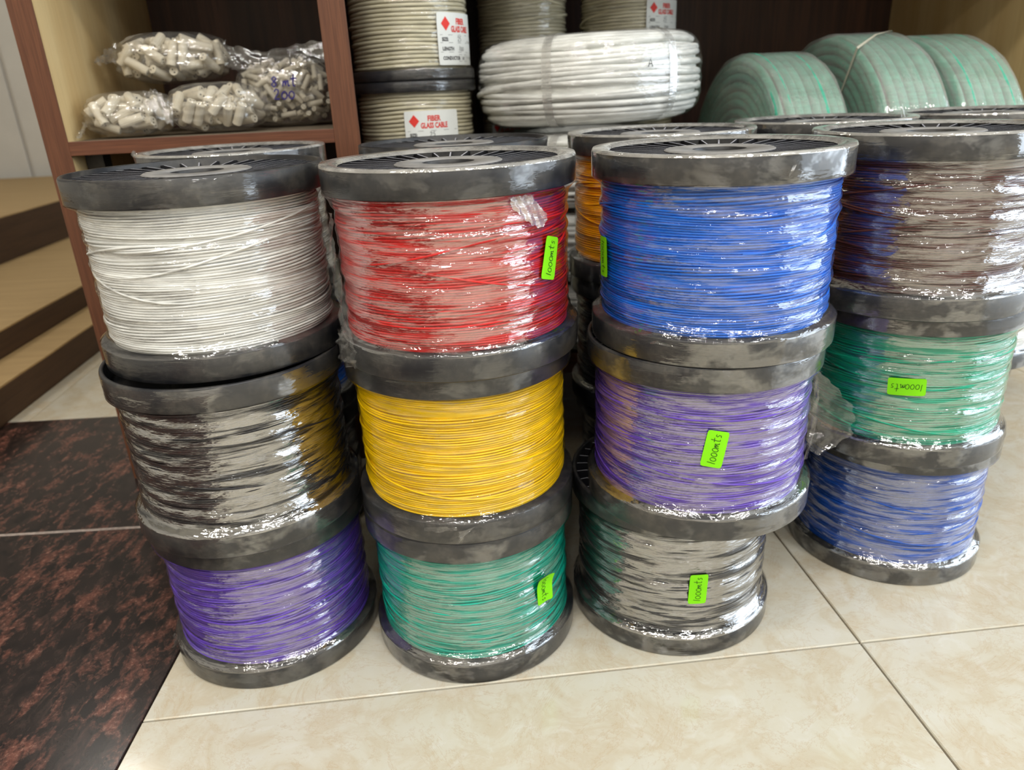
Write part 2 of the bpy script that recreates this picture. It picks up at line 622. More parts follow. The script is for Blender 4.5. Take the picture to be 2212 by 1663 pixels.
box('window_frame', M_FRAME, 3.56, 3.62, -0.23, -0.17, 0, 2.45, win, 0.004)
box('window_frame', M_FRAME, 3.56, 3.62, -2.14, 1.74, 0.0, 0.08, win, 0.004)
# wall cladding seams on the far wall, left of the cabinet
for xs in (-3.2, -2.59, -1.98, -1.37):
    tag(box('trim_1' if xs < -3 else 'trim_2', M_WALL, xs - .295, xs + .295, 4.53, 4.552, 0.0, 2.85, bev=0.004), kind='structure')

# ================================================================== CABINET
YF, YB, YL = 1.24, 1.93, 1.73
ZT = 0.935
cab = empty('storage_cabinet', (0.2, YF, 0), 'brown and pale wood open storage cabinet behind the stacked spools', 'cabinet')
cx0, cx1 = -0.598, 1.186


def cbox(name, mat, x0, x1, y0, y1, z0, z1, parent=cab, bev=0.0008):
    o = box(name, mat, x0 - 0.2, x1 - 0.2, y0 - YF, y1 - YF, z0, z1, parent, bev)
    return o


def sub(name, mat, par, x0, x1, y0, y1, z0, z1):
    return cbox(name, mat, x0, x1, y0, y1, z0, z1, par)


ls = cbox('side_panel', M_PALE, cx0 + .001, -0.5635, YF + .003, YB, 0.001, ZT)
sub('edge_band', M_BROWN, ls, cx0, -0.5625, YF, YF + .003, 0.0008, ZT)
rs = cbox('side_panel', M_PALE, 1.1515, cx1, YF + .003, YB, 0.075, ZT)
sub('edge_band', M_BROWN, rs, 1.1505, cx1, YF, YF + .003, 0.0748, ZT)
dv = cbox('divider_panel', M_DARKWOOD, -0.159, -0.1445, YF + .003, YB, 0.001, ZT)
sub('edge_band', M_BROWN, dv, -0.160, -0.120, YF, YF + .003, 0.0008, ZT)
cbox('back_panel', M_DARKWOOD, -0.1445, cx1, YB, YB + .012, 0.001, ZT)
cbox('back_panel', M_DARKWOOD, -0.5635, -0.159, YL, YL + .012, 0.001, ZT)
cbox('shade_top_panel', M_DARKWOOD, cx0, cx1, YF, YB + .012, ZT, ZT + .02)  # unseen top, set low to shade the cabinet interior
sh = cbox('shelf', M_SHELFTOP, -0.5625, -0.160, YF + .003, YL, 0.5655, 0.5855)
sub('edge_band', M_BROWN_H, sh, -0.5625, -0.160, YF, YF + .003, 0.5650, 0.5858)
sub('shelf_bracket', M_METAL, sh, -0.5625, -0.535, YF + .045, YF + .075, 0.5400, 0.5655)
cbox('base_board', M_DARKWOOD, -0.5625, -0.160, YF + .003, YL, 0.160, 0.180)
cbox('base_board', M_BROWN_H, -0.144, 1.1505, YF, YB, 0.160, 0.180)
cbox('plinth_panel', M_BROWN, -0.144, 1.1505, 1.60, 1.618, 0.001, 0.160)
cbox('plinth_panel', M_BROWN, -0.5625, -0.160, YF + .004, YF + .02, 0.001, 0.160)
ZB = 0.180            # standing level in the middle bay

# ================================================================== CARTONS on the left
def carton(x0, x1, y0, y1, z0, z1, label):
    t = empty('cardboard_carton', ((x0 + x1) / 2, y0, z0), label, 'carton', 'long cartons beside the cabinet')
    cx = (x0 + x1) / 2
    V, F = box_data(x0 - cx, x1 - cx, 0, y1 - y0, 0, z1 - z0 - .004, 0.003, 2)
    mesh_obj('carton_body', V, F, M_CARTON_SHADED, t, smooth=False)
    # two lid flaps meeting at the middle
    w = x1 - x0
    for s, a, b in ((0, -w / 2 + .001, -.001), (1, .001, w / 2 - .001)):
        n = 24
        V, F = [], []
        for i in range(n + 1):
            y = (y1 - y0) * i / n
            for zz in (z1 - z0 - .004, z1 - z0):
                jit = 0.0015 * math.sin(i * 2.3 + s) if 0 < i < n else 0
                V.append((a, y, zz))
                V.append((b + (jit if s else 0), y, zz))
        for i in range(n):
            o = i * 4
            F += [(o + 2, o + 3, o + 7, o + 6), (o, o + 4, o + 5, o + 1), (o + 1, o + 5, o + 7, o + 3), (o, o + 2, o + 6, o + 4)]
        F += [(0, 1, 3, 2), (n * 4, n * 4 + 2, n * 4 + 3, n * 4 + 1)]
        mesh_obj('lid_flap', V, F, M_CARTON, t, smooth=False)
    return t


carton(-2.30, -0.985, 1.42, 4.40, 0.0005, 0.080, 'lowest long cardboard carton on the floor left of the cabinet')
carton(-2.32, -1.087, 1.46, 4.42, 0.080, 0.144, 'middle long cardboard carton set back on the lowest carton')
carton(-2.60, -1.543, 1.60, 4.46, 0.144, 0.294, 'topmost long cardboard carton with yellowish lid below the pale wall')

# ================================================================== WIRE SPOOLS
HS, FT, RF, RW = 0.190385, 0.0259, 0.125, 0.1150
PLAIN = bpy.data.collections.new('unused')


def hidden_src(o):
    col.objects.unlink(o)
    return o


# flange meshes -------------------------------------------------------------
def flange_profile(flip):
    P = [(0.026, -0.0255), (0.026, -0.0055), (0.0268, -0.0046), (0.0515, -0.0046), (0.0528, -0.0060), (0.0534, -0.0200), (0.0725, -0.0205),
         (0.0728, -0.0080), (0.0740, -0.0080), (0.0745, -0.0205), (0.1185, -0.0205), (0.1200, -0.0190), (0.1205, -0.0012), (0.1212, 0.0),
         (0.1240, 0.0), (0.1250, -0.0012), (0.1250, -0.0246), (0.1240, -0.0258), (0.0600, -0.0258)]
    if flip:
        P = [(r, -z) for r, z in P][::-1]
    return P


V, F = lathe(flange_profile(False), 112)
src_top = hidden_src(mesh_obj('top_flange', V, F, M_FLANGE))
V, F = lathe(flange_profile(True), 112)
src_bot = hidden_src(mesh_obj('bottom_flange', V, F, M_FLANGE))
V, F = lathe([(0.0262, -0.0043), (0.0515, -0.0038), (0.0535, -0.0048), (0.0535, -0.0056), (0.0262, -0.0052)], 64)
src_hub = hidden_src(mesh_obj('hub_disc', V, F, M_HUB))
# a moulded rib: thin blade from hub to rim, top edge falling outward
rv = []
for (r, zt) in ((0.0530, -0.0058), (0.0800, -0.0048), (0.1080, -0.0038), (0.1195, -0.0046)):
    for s in (-1, 1):
        rv += [(r, s * 0.0010, -0.0206), (r, s * 0.0008, zt)]
rf = []
for i in range(3):
    o = i * 4
    rf += [(o, o + 4, o + 5, o + 1), (o + 2, o + 3, o + 7, o + 6), (o + 1, o + 5, o + 7, o + 3)]
rf += [(0, 1, 3, 2), (12, 14, 15, 13)]
M_RIBSIDE = simple_mat('rib_side_plastic', srgb(30, 30, 34), 0.5, 0.3, 0.2, 60)
rib_top = [1 if i % 3 == 2 and i < 9 else 0 for i in range(len(rf))]
src_rib = hidden_src(mesh_obj('rib', rv, rf, None, smooth=False, mats=[M_RIBSIDE, M_RIB], midx=rib_top))
V, F = lathe([(0.0262, 0.012), (0.030, 0.012), (0.030, HS - 0.012), (0.0262, HS - 0.012)], 40)
src_core = hidden_src(mesh_obj('core_tube', V, F, M_FLANGE))

NB = 5


def bumps(seed):
    r = np.random.default_rng(seed)
    kz = r.uniform(180, 520, NB)
    kt = r.integers(0, 4, NB)
    ph = r.uniform(0, 2 * PI, NB)
    am = r.uniform(0.00012, 0.00050, NB)

    def f(th, z):
        s = 0
        for i in range(NB):
            s = s + am[i] * np.sin(kz[i] * z + kt[i] * th + ph[i] + 0.9 * np.sin(th + ph[i]))
        return s
    return f


def winding(seed, r0, z0, z1, pitch, wr, seg=76, wav=0.0011, strands=9, rj=0.00055, sides=6):
    r = np.random.default_rng(seed)
    bf = bumps(seed)
    turns = int((z1 - z0 - 2 * wr) / pitch)
    n = turns * seg
    i = np.arange(n + 1)
    th = 2 * PI * i / seg
    z = z0 + wr + (z1 - z0 - 2 * wr) * i / n
    # per-turn drift: wires lie in loose bundles
    tt = i / seg
    k = np.arange(turns + 2)
    rr = np.interp(tt, k, r.normal(0, rj, turns + 2)) + 0.0004 * np.sin(3 * th + 0.31 * tt)
    zz = np.zeros(n + 1)
    for q in range(6):
        kt = r.integers(1, 4)
        zz += wav * r.uniform(0.25, 0.7) * np.sin(kt * th + r.uniform(0, 6) + tt * r.uniform(0.05, 0.5))
    zz *= np.minimum(1, np.minimum(z - z0, z1 - z) / 0.012)
    z = np.clip(z + zz, z0 + wr, z1 - wr)
    rad = r0 - wr + rr + bf(th, z)
    paths = [np.stack([rad * np.cos(th), rad * np.sin(th), z], 1)]
    for s in range(strands):
        a0 = r.uniform(0, 2 * PI)
        span = r.uniform(1.2, 3.2)
        za = r.uniform(z0 + 0.03, z1 - 0.03)
        dz = r.uniform(0.008, 0.034) * r.choice([-1, 1])
        m = 44
        u = np.linspace(0, 1, m)
        tA = a0 + span * u
        zA = np.clip(za + dz * (u * u * (3 - 2 * u)), z0 + wr, z1 - wr)
        lift = np.sin(PI * u) ** 0.4 * 2.1 * wr - 0.6 * wr
        rA = r0 - wr + bf(tA, zA) + lift
        paths.append(np.stack([rA * np.cos(tA), rA * np.sin(tA), zA], 1))
    Vt, Ft = tube(paths, wr, sides)
    b = len(Vt)
    Vc, Fc = lathe([(r0 - wr * 1.7, z0), (r0 - wr * 1.7, z1)], 64, False)
    Vt = list(Vt) + Vc
    Ft = list(Ft) + [tuple(a + b for a in f) for f in Fc]
    return Vt, Ft, bf


def film_shell(seed, bf, collar, prof_top, prof_bot, r0, z0, z1, rf_, seg=150, rows=70, taper=0.016, zlow=None):
    """clear wrap from the upper flange rim over the wires to the lower flange rim"""
    r = np.random.default_rng(seed + 50)
    ph = r.uniform(0, 6, 12)
    V, UV, F, MI = [], [], [], []
    zs = []
    for (rr, zz) in prof_top:
        zs.append(('p', rr, zz))
    for k in range(rows + 1):
        zs.append(('w', k / rows, None))
    for (rr, zz) in prof_bot:
        zs.append(('p', rr, zz))
    th = np.linspace(0, 2 * PI, seg + 1)
    s_acc = 0.0
    last = None
    nt_ = len(prof_top)
    for idx, (kind, a, b) in enumerate(zs):
        if kind == 'p':
            wav = 0.0002 * np.sin(5 * th + ph[0]) * (1 if 0 < idx else 8)
            rad = a + wav
            z = b + 0.0 * th
        else:
            zc = z1 - (z1 - z0) * a
            hug = bf(th, zc)
            near = min(z1 - zc, zc - z0)
            t_ = max(0.0, 1 - near / taper)
            scal = taper * (0.75 + 0.3 * np.sin(2 * th + ph[2]))
            tt = np.clip(1 - near / scal, 0, 1)
            rad = r0 + 0.0013 + hug + 0.00035 * np.sin(9 * th + 260 * zc + ph[3]) + 0.0003 * np.sin(23 * th - 410 * zc + ph[4])
            rad = rad + (rf_ + 0.0008 - rad) * tt ** 1.6
            z = zc + 0.0 * th
        for j in range(seg + 1):
            V.append((rad[j] * math.cos(th[j]), rad[j] * math.sin(th[j]), z[j]))
        zr = float(np.mean(z))
        rm = float(np.mean(rad))
        if last is not None:
            s_acc += math.hypot(zr - last[0], rm - last[1])
        last = (zr, rm)
        UV += [(th[j] * r0, s_acc) for j in range(seg + 1)]
    nr = len(zs)
    for i in range(nr - 1):
        for j in range(seg):
            a = i * (seg + 1) + j
            F.append((a, a + seg + 1, a + seg + 2, a + 1))
            if i < 3 and collar:
                MI.append(1)
            elif i < nt_ or i >= nr - len(prof_bot):
                MI.append(2)
            else:
                MI.append(0)
    return V, F, UV, MI


ZA, ZC = FT, HS - FT           # wire zone
src_wind, src_film, src_film_c = [], [], []
for s in range(3):
    V, F, bf = winding(100 + s, RW, ZA, ZC, 0.00256, 0.00119, wav=0.0014, rj=0.0007)
    src_wind.append(hidden_src(mesh_obj('wire_winding', V, F, W['white'])))
    bot = [(RF + .0008, ZA - .002), (RF + .0008, 0.004), (RF + .0005, 0.0012)]
    topc = [(0.1085, HS - .0032), (0.1140, HS + .0002), (0.1245, HS + .0006), (RF + .0008, HS - .002), (RF + .0008, ZC + .002)]
    topn = [(RF + .0008, HS - .001), (RF + .0008, HS - .003), (RF + .0008, HS - .012), (RF + .0008, ZC + .002)]
    for lst, tp, cl in ((src_film, topn, False), (src_film_c, topc, True)):
        V, F, UV, MI = film_shell(s, bf, cl, tp, bot, RW, ZA, ZC, RF)
        lst.append(hidden_src(mesh_obj('stretch_film', V, F, None, uvs=UV, mats=[M_FILM, M_COLLAR, M_FILM_RIM], midx=MI)))

NRIB = 36


def spool(n, xy, level, mat, label, film=M_FILM, collar=False, ribs=True, group='wire spools stacked on the floor', rim=None):
    t = empty('wire_spool', (xy[0], xy[1], level * (HS + 0.0004) + 0.0006), label, 'spool', group)
    rz = (n * 2.399) % (2 * PI)
    top = inst('top_flange', src_top, t)
    top.location = (0, 0, HS)
    top.rotation_euler = (0, 0, rz)
    hub = inst('hub_disc', src_hub, top)
    if ribs:
        for k in range(NRIB):
            r_ = inst('rib', src_rib, top)
            r_.rotation_euler = (0, 0, 2 * PI * (k + 0.5) / NRIB)
    bt = inst('bottom_flange', src_bot, t)
    bt.rotation_euler = (0, 0, rz * 1.7)
    inst('core_tube', src_core, t)
    w = inst('wire_winding', src_wind[n % 3], t, mat)
    w.rotation_euler = (0, 0, rz)
    f = inst('stretch_film', (src_film_c if collar else src_film)[n % 3], t, film)
    f.rotation_euler = (0, 0, rz)
    if rim is not None:
        f.material_slots[2].link = 'OBJECT'
        f.material_slots[2].material = rim
    return t


SP = {}
spec = [
    # name, x, y, level, wire, label, film, collar, ribs
    ('A3', -.2458, .8038, 2, 'white', 'white wire spool at the top of the front stack beside the cabinet post', M_FILM_MID, False, True),
    ('A2', -.2492, .7902, 1, 'black', 'black wire spool between the white spool above and a violet spool below', M_FILM_HEAVY, False, False),
    ('A1', -.2502, .8055, 0, 'violet', 'violet wire spool on the floor touching the dark granite', M_FILM, False, False),
    ('B3', .0101, .7530, 2, 'red', 'red wire spool topping the second front stack, with green sticker', M_FILM, True, True),
    ('B2', .0061, .7739, 1, 'yellow', 'bright yellow wire spool under the red spool', M_FILM_TIGHT, False, False),
    ('B1', .0052, .7764, 0, 'teal', 'teal green wire spool on the floor under the yellow spool', M_FILM, False, False),
    ('C3', .2772, .7318, 2, 'blue', 'bright blue wire spool topping the third front stack', M_FILM_MID, True, True),
    ('C2', .2722, .7354, 1, 'violet', 'violet wire spool under the bright blue spool, with green sticker', M_FILM, False, True),
    ('C1', .2614, .7826, 0, 'grey', 'silvery dark grey wire spool on the floor under a violet spool', M_FILM_HEAVY, False, True),
    ('D3', .5520, .8118, 2, 'brown', 'brown wire spool topping the rightmost front stack', M_FILM, True, True),
    ('D2', .5788, .8358, 1, 'green', 'green wire spool under the brown spool, with sideways green sticker', M_FILM, False, False),
    ('D1', .6032, .8615, 0, 'navy', 'deep blue wire spool standing on the floor under the green spool', M_FILM, False, False),
    ('E3', -.2827, 1.0963, 2, 'white', 'white wire spool topping the rear stack below the bag shelf', M_FILM, True, True),
    ('E2', -.2827, 1.0963, 1, 'blue', 'blue wire spool in the rear stack, glimpsed between black and yellow spools', M_FILM, False, False),
    ('E1', -.2827, 1.0963, 0, 'grey', 'dark grey wire spool at the foot of the rear stack behind the black spool', M_FILM, False, False),
    ('F3', .0227, 1.0244, 2, 'red', 'wire spool topping the rear stack behind the red spool', M_FILM, False, True),
    ('F2', .0227, 1.0300, 1, 'black', 'middle wire spool of the rear stack behind the yellow spool', M_FILM, False, False),
    ('F1', .0227, 1.0340, 0, 'black', 'lowest wire spool of the rear stack behind the teal spool', M_FILM, False, False),
    ('G3', .3029, 1.0223, 2, 'orange', 'amber yellow wire spool topping the rear stack behind the blue spool', M_FILM_MID, True, True),
    ('G2', .3060, 1.0300, 1, 'black', 'black wire spool under the amber yellow spool in the rear row', M_FILM, False, False),
    ('G1', .3150, 1.0420, 0, 'grey', 'dark wire spool at the foot of the stack under the amber spool', M_FILM, False, False),
    ('H3', .5669, 1.0877, 2, 'black', 'black wire spool topping the rear stack behind the gap of blue and brown spools', M_FILM, True, True),
    ('H2', .5640, 1.0960, 1, 'black', 'middle wire spool of the rear stack in front of the green hose coils', M_FILM, False, False),
    ('H1', .5600, 1.1120, 0, 'black', 'lowest wire spool of the rear stack in front of the green hose coils', M_FILM, False, False),
    ('I3', .8180, 1.0914, 2, 'white', 'wire spool topping the rear stack behind the brown spool', M_FILM, True, True),
    ('I2', .8420, 1.1050, 1, 'white', 'middle wire spool of the rear stack behind the green spool', M_FILM, False, False),
    ('I1', .8120, 1.1120, 0, 'black', 'lowest wire spool of the rear stack behind the deep blue spool', M_FILM, False, False),
]
for i, (nm, x, y, lv, wc, lab, fm, cl, rb) in enumerate(spec):
    SP[nm] = spool(i, (x, y), lv, W[wc], lab, fm, cl, rb, rim=M_FILM_RIM_BARE if nm in ('A3', 'B3', 'B2', 'F3', 'A1') else None)

# ---------------------------------------------------------------- stickers with pen writing
GLYPH = {
    '1': [[(0.15, 0.0), (0.2, 0.55), (0.25, 1.0)]],
    '0': [[(0.5 + 0.42 * math.cos(a) * 0.8, 0.36 + 0.36 * math.sin(a)) for a in np.linspace(1.2, 7.4, 15)]],
    'm': [[(0.05, 0.0), (0.12, 0.55), (0.15, 0.35), (0.34, 0.60), (0.42, 0.05), (0.52, 0.45), (0.70, 0.60), (0.78, 0.0), (0.95, 0.1)]],
    't': [[(0.40, 1.15), (0.34, 0.35), (0.40, 0.02), (0.65, 0.05)], [(0.02, 0.70), (0.80, 0.76)]],
    's': [[(0.70, 0.58), (0.40, 0.62), (0.28, 0.45), (0.62, 0.28), (0.60, 0.06), (0.25, 0.0)]],
    '2': [[(0.1, 0.75), (0.3, 1.0), (0.62, 0.9), (0.6, 0.6), (0.1, 0.02), (0.8, 0.05)]],
    '8': [[(0.45, 0.52), (0.15, 0.75), (0.45, 1.0), (0.72, 0.78), (0.42, 0.5), (0.12, 0.22), (0.45, 0.0), (0.75, 0.24), (0.45, 0.52)]],
    '5': [[(0.7, 1.0), (0.25, 0.98), (0.2, 0.58), (0.6, 0.56), (0.66, 0.2), (0.2, 0.0)]],
    'A': [[(0.0, 0.0), (0.42, 1.0), (0.84, 0.0)], [(0.18, 0.38), (0.66, 0.38)]],
}
ADV = {'1': 0.42, '0': 0.92, 'm': 1.02, 't': 0.80, 's': 0.8, ' ': 0.6, '2': 0.9, '8': 0.9, '5': 0.85, 'A': 1.0}


def strokes(text, h, italic=0.0):
    out, x = [], 0.0
    for ch in text:
        for st in GLYPH.get(ch, []):
            out.append(np.array([((x + px + italic * py) * h * 0.8, py * h) for px, py in st]))
        x += ADV.get(ch, 0.8)
    return out, x * h * 0.8


def ribbon(sts, w):
    V, F = [], []
    for P in sts:
        # densify
        d = [P[0]]
        for a, b in zip(P[:-1], P[1:]):
            for q in (0.5, 1.0):
                d.append(a + (b - a) * q)
        P = np.array(d)
        T = np.gradient(P, axis=0)
        T /= np.linalg.norm(T, axis=1, keepdims=True) + 1e-9
        Nn = np.stack([-T[:, 1], T[:, 0]], 1)
        b = len(V)
        for p, nn in zip(P, Nn):
            V.append(tuple(p + nn * w / 2))
            V.append(tuple(p - nn * w / 2))
        for i in range(len(P) - 1):
            F.append((b + 2 * i, b + 2 * i + 1, b + 2 * i + 3, b + 2 * i + 2))
    return V, F


def wrap(pts, phi, z0, r, ang=0.0, curl=None):
    """flat (u,v) -> cylinder around z, rotated in its own plane by ang"""
    ca, sa = math.cos(ang), math.sin(ang)
    out = []
    for u, v in pts:
        uu, vv = u * ca - v * sa, u * sa + v * ca
        rr = r + (curl(u, v) if curl else 0.0)
        a = phi + uu / r
        out.append((rr * math.cos(a), rr * math.sin(a), z0 + vv))
    return out


def rounded_grid(w, h, rad, nu=12, nv=8):
    pts, F = [], []
    for i in range(nu + 1):
        for j in range(nv + 1):
            u = -w / 2 + w * i / nu
            v = -h / 2 + h * j / nv
            ex, ey = abs(u) - (w / 2 - rad), abs(v) - (h / 2 - rad)
            if ex > 0 and ey > 0:
                L = math.hypot(ex, ey)
                mx = max(ex, ey)
                u = math.copysign(w / 2 - rad + ex / L * mx, u)
                v = math.copysign(h / 2 - rad + ey / L * mx, v)
            pts.append((u, v))
    for i in range(nu):
        for j in range(nv):
            a = i * (nv + 1) + j
            F.append((a, a + nv + 1, a + nv + 2, a + 1))
    return pts, F


def thick(pts3, F, depth_pts3):
    n = len(pts3)
    V = list(pts3) + list(depth_pts3)
    FF = list(F) + [tuple(i + n for i in f[::-1]) for f in F]
    return V, FF


def sticker(sp, phi, z, ang, w=0.0400, h=0.0212, text='1000mts', r=RW + 0.0036, curl=None):
    g2, F = rounded_grid(w, h, 0.0022)
    A = wrap(g2, phi, z, r, ang, curl)
    B = wrap(g2, phi, z, r - 0.0003, ang, curl)
    V, FF = thick(A, F, B)
    s = mesh_obj('sticker', V, FF, M_STICKER, sp, smooth=False)
    s['label'] = 'fluorescent green paper sticker with pen writing'
    sts, tw = strokes(text, 0.0082, 0.12)
    sc = min(1.0, 0.033 / tw)
    sts = [q * np.array([sc, 1.0]) + np.array([-tw * sc / 2, -0.0035]) for q in sts]
    v2, f2 = ribbon(sts, 0.0006)
    mesh_obj('handwriting', wrap(v2, phi, z, r + 0.0003, ang, curl), f2, M_INK, s, smooth=False)


D2R = PI / 180
sticker(SP['C2'], -1.7719, 0.1031, 81 * D2R)
sticker(SP['B3'], -0.7343, 0.1005, 75 * D2R)
sticker(SP['C3'], -3.06, 0.0880, -86 * D2R)
sticker(SP['B1'], -0.8586, 0.0965, -88 * D2R, curl=lambda u, v: 0.006 * max(0.0, -u / 0.02) ** 2 + 0.004 * max(0.0, v / 0.0106) ** 2)
sticker(SP['C1'], -1.5984, 0.0905, 88 * D2R)
sticker(SP['D2'], -2.0981, 0.1004, 184 * D2R)


# ---------------------------------------------------------------- loose film tails
def crumple(name, parent, pts, widths, seed, amp=0.004, nu=26, nv=9, mat=M_LOOSE):
    """a bunched sheet of film along a 3-D path; widths are vectors across it"""
    r = np.random.default_rng(seed)
    P = np.array(pts, float)
    Wd = np.array(widths, float)
    t = np.linspace(0, len(P) - 1, nu)
    path = np.stack([np.interp(t, range(len(P)), P[:, k]) for k in range(3)], 1)
    wid = np.stack([np.interp(t, range(len(P)), Wd[:, k]) for k in range(3)], 1)
    ph = r.uniform(0, 6, 8)
    V, UV, F = [], [], []
    nrm = np.cross(np.gradient(path, axis=0), wid)
    nrm /= np.linalg.norm(nrm, axis=1, keepdims=True) + 1e-9
    for i in range(nu):
        for j in range(nv):
            q = j / (nv - 1) - 0.5
            d = amp * (math.sin(7 * q + 0.9 * i + ph[0]) + 0.7 * math.sin(15 * q - 0.5 * i + ph[1]) + 0.5 * r.normal())
            e = (1 + 0.10 * math.sin(1.7 * i + ph[2])) if j in (0, nv - 1) else 1
            p = path[i] + wid[i] * q * e + nrm[i] * d
            V.append(tuple(p))
            UV.append((i * 0.01, j * 0.01))
    for i in range(nu - 1):
        for j in range(nv - 1):
            a = i * nv + j
            F.append((a, a + nv, a + nv + 1, a + 1))
    return mesh_obj(name, V, F, mat, parent, uvs=UV)


def cyl(phi, r, z):
    return (r * math.cos(phi), r * math.sin(phi), z)


# red spool: gathered tail down its left side, ending in a lump on the lower flange
crumple('film_tail', SP['B3'], [cyl(-2.99, .119, .145), cyl(-2.95, .123, .115), cyl(-2.86, .123, .085), cyl(-2.76, .122, .055), cyl(-2.68, .127, .028), cyl(-2.64, .129, .006)],
        [(.002, -.006, 0), (.006, -.010, 0), (.010, -.014, 0), (.012, -.018, .002), (.016, -.024, .004), (.018, -.026, .004)], 3, 0.0011, 40, 10)
crumple('film_tail', SP['B3'], [cyl(-2.72, .128, .036), cyl(-2.66, .131, .020), cyl(-2.62, .129, .002)],
        [(0.012, -.020, .0), (.016, -.024, .004), (.012, -.018, .0)], 5, 0.0022, 20, 9)
# whitish patch of doubled film near the top right of the red wires
M_PATCH = film_mat('doubled_film', 0.05, 0.25, milky=0.40, su=50, sv=90, wr=0.8)
crumple('film_patch', SP['B3'], [cyl(-1.14, .1195, .158), cyl(-1.06, .1195, .154), cyl(-.96, .1195, .149), cyl(-.86, .1195, .141), cyl(-.78, .1195, .139)],
        [(0, 0, .008), (0, 0, .016), (0, 0, .026), (0, 0, .020), (0, 0, .006)], 31, 0.0006, 26, 9, M_PATCH)
# violet spool in the third stack: flap standing out to the right
pr = -0.42
crumple('film_tail', SP['C2'], [cyl(pr - .05, .117, .152), cyl(pr, .126, .130), cyl(pr, .136, .105), cyl(pr, .138, .080), cyl(pr - .08, .126, .058)],
        [(.006, -.002, .004), (.026, -.008, .006), (.050, -.016, .004), (.046, -.014, -.008), (.010, -.002, -.006)], 8, 0.0011, 26, 11)
crumple('film_tail', SP['C2'], [cyl(pr - .04, .1185, .150), cyl(pr - .02, .1225, .120), cyl(pr - .03, .1225, .085), cyl(pr - .10, .1185, .050)],
        [(.003, -.001, .001), (.005, -.002, .001), (.005, -.002, .001), (.003, -.001, .001)], 9, 0.0010, 30, 5)
crumple('film_fold', SP['C3'], [cyl(1.75, .1135, HS + .0010), cyl(1.45, .108, HS + .0016), cyl(1.20, .104, HS + .0014), cyl(0.95, .112, HS + .0010)],
        [(0, .006, .001), (0, .016, .002), (0, .020, .003), (0, .006, .001)], 33, 0.0008, 24, 7)
crumple('film_knot', SP['E3'], [cyl(-2.60, .1245, HS - .001), cyl(-2.66, .1255, HS + .004), cyl(-2.75, .1245, HS + .001)],
        [(0, .010, .003), (0, .014, .006), (0, .008, .003)], 34, 0.0016, 12, 6)
crumple('film_shred', SP['H3'], [cyl(-1.05, .118, HS + .001), cyl(-1.05, .117, HS + .010), cyl(-1.06, .116, HS + .018)],
        [(.006, 0, 0), (.004, 0, 0), (.002, 0, 0)], 35, 0.0006, 10, 4)
# torn shreds under the yellow wires
crumple('film_shred', SP['B2'], [cyl(-1.62, .1275, .020), cyl(-1.66, .1300, .012), cyl(-1.70, .1280, .003)],
        [(.016, 0, .004), (.006, 0, .003), (.002, 0, .001)], 12, 0.0012, 14, 5)
crumple('film_shred', SP['B2'], [cyl(-1.98, .1265, .018), cyl(-1.85, .1275, .020), cyl(-1.70, .1270, .021)],
        [(.0, 0, .003), (.0, 0, .007), (.0, 0, .003)], 13, 0.0008, 16, 5)
crumple('film_shred', SP['C3'], [cyl(-1.42, .1262, .180), cyl(-1.44, .1275, .176), cyl(-1.46, .1268, .171)],
        [(.004, 0, .001), (.003, 0, .002), (.001, 0, .001)], 14, 0.0006, 10, 4)
crumple('film_shred', SP['C3'], [cyl(-2.36, .1262, .020), cyl(-2.30, .1275, .022), cyl(-2.15, .1268, .019)],
        [(.001, 0, .003), (.001, 0, .003), (.001, 0, .001)], 15, 0.0006, 12, 4)
crumple('film_shred', SP['A1'], [cyl(-2.55, .1265, .036), cyl(-2.65, .1290, .030), cyl(-2.75, .1262, .020)],
        [(.006, -.004, .02), (.008, -.004, .024), (.004, -.004, .01)], 16, 0.0016, 14, 6)


# ================================================================== BEIGE CABLE SPOOLS in the cabinet
def text_mesh(body, size, bold=False):
    cu = bpy.data.curves.new('txt', 'FONT')
    cu.body = body
    cu.size = size
    cu.resolution_u = 2
    if bold:
        cu.offset = size * 0.035
    o = bpy.data.objects.new('txt', cu)
    col.objects.link(o)
    dg = bpy.context.evaluated_depsgraph_get()
    me = bpy.data.meshes.new_from_object(o.evaluated_get(dg))
    V = [(v.co.x, v.co.y) for v in me.vertices]
    F = [tuple(p.vertices) for p in me.polygons]
    bpy.data.objects.remove(o)
    bpy.data.meshes.remove(me)
    return V, F


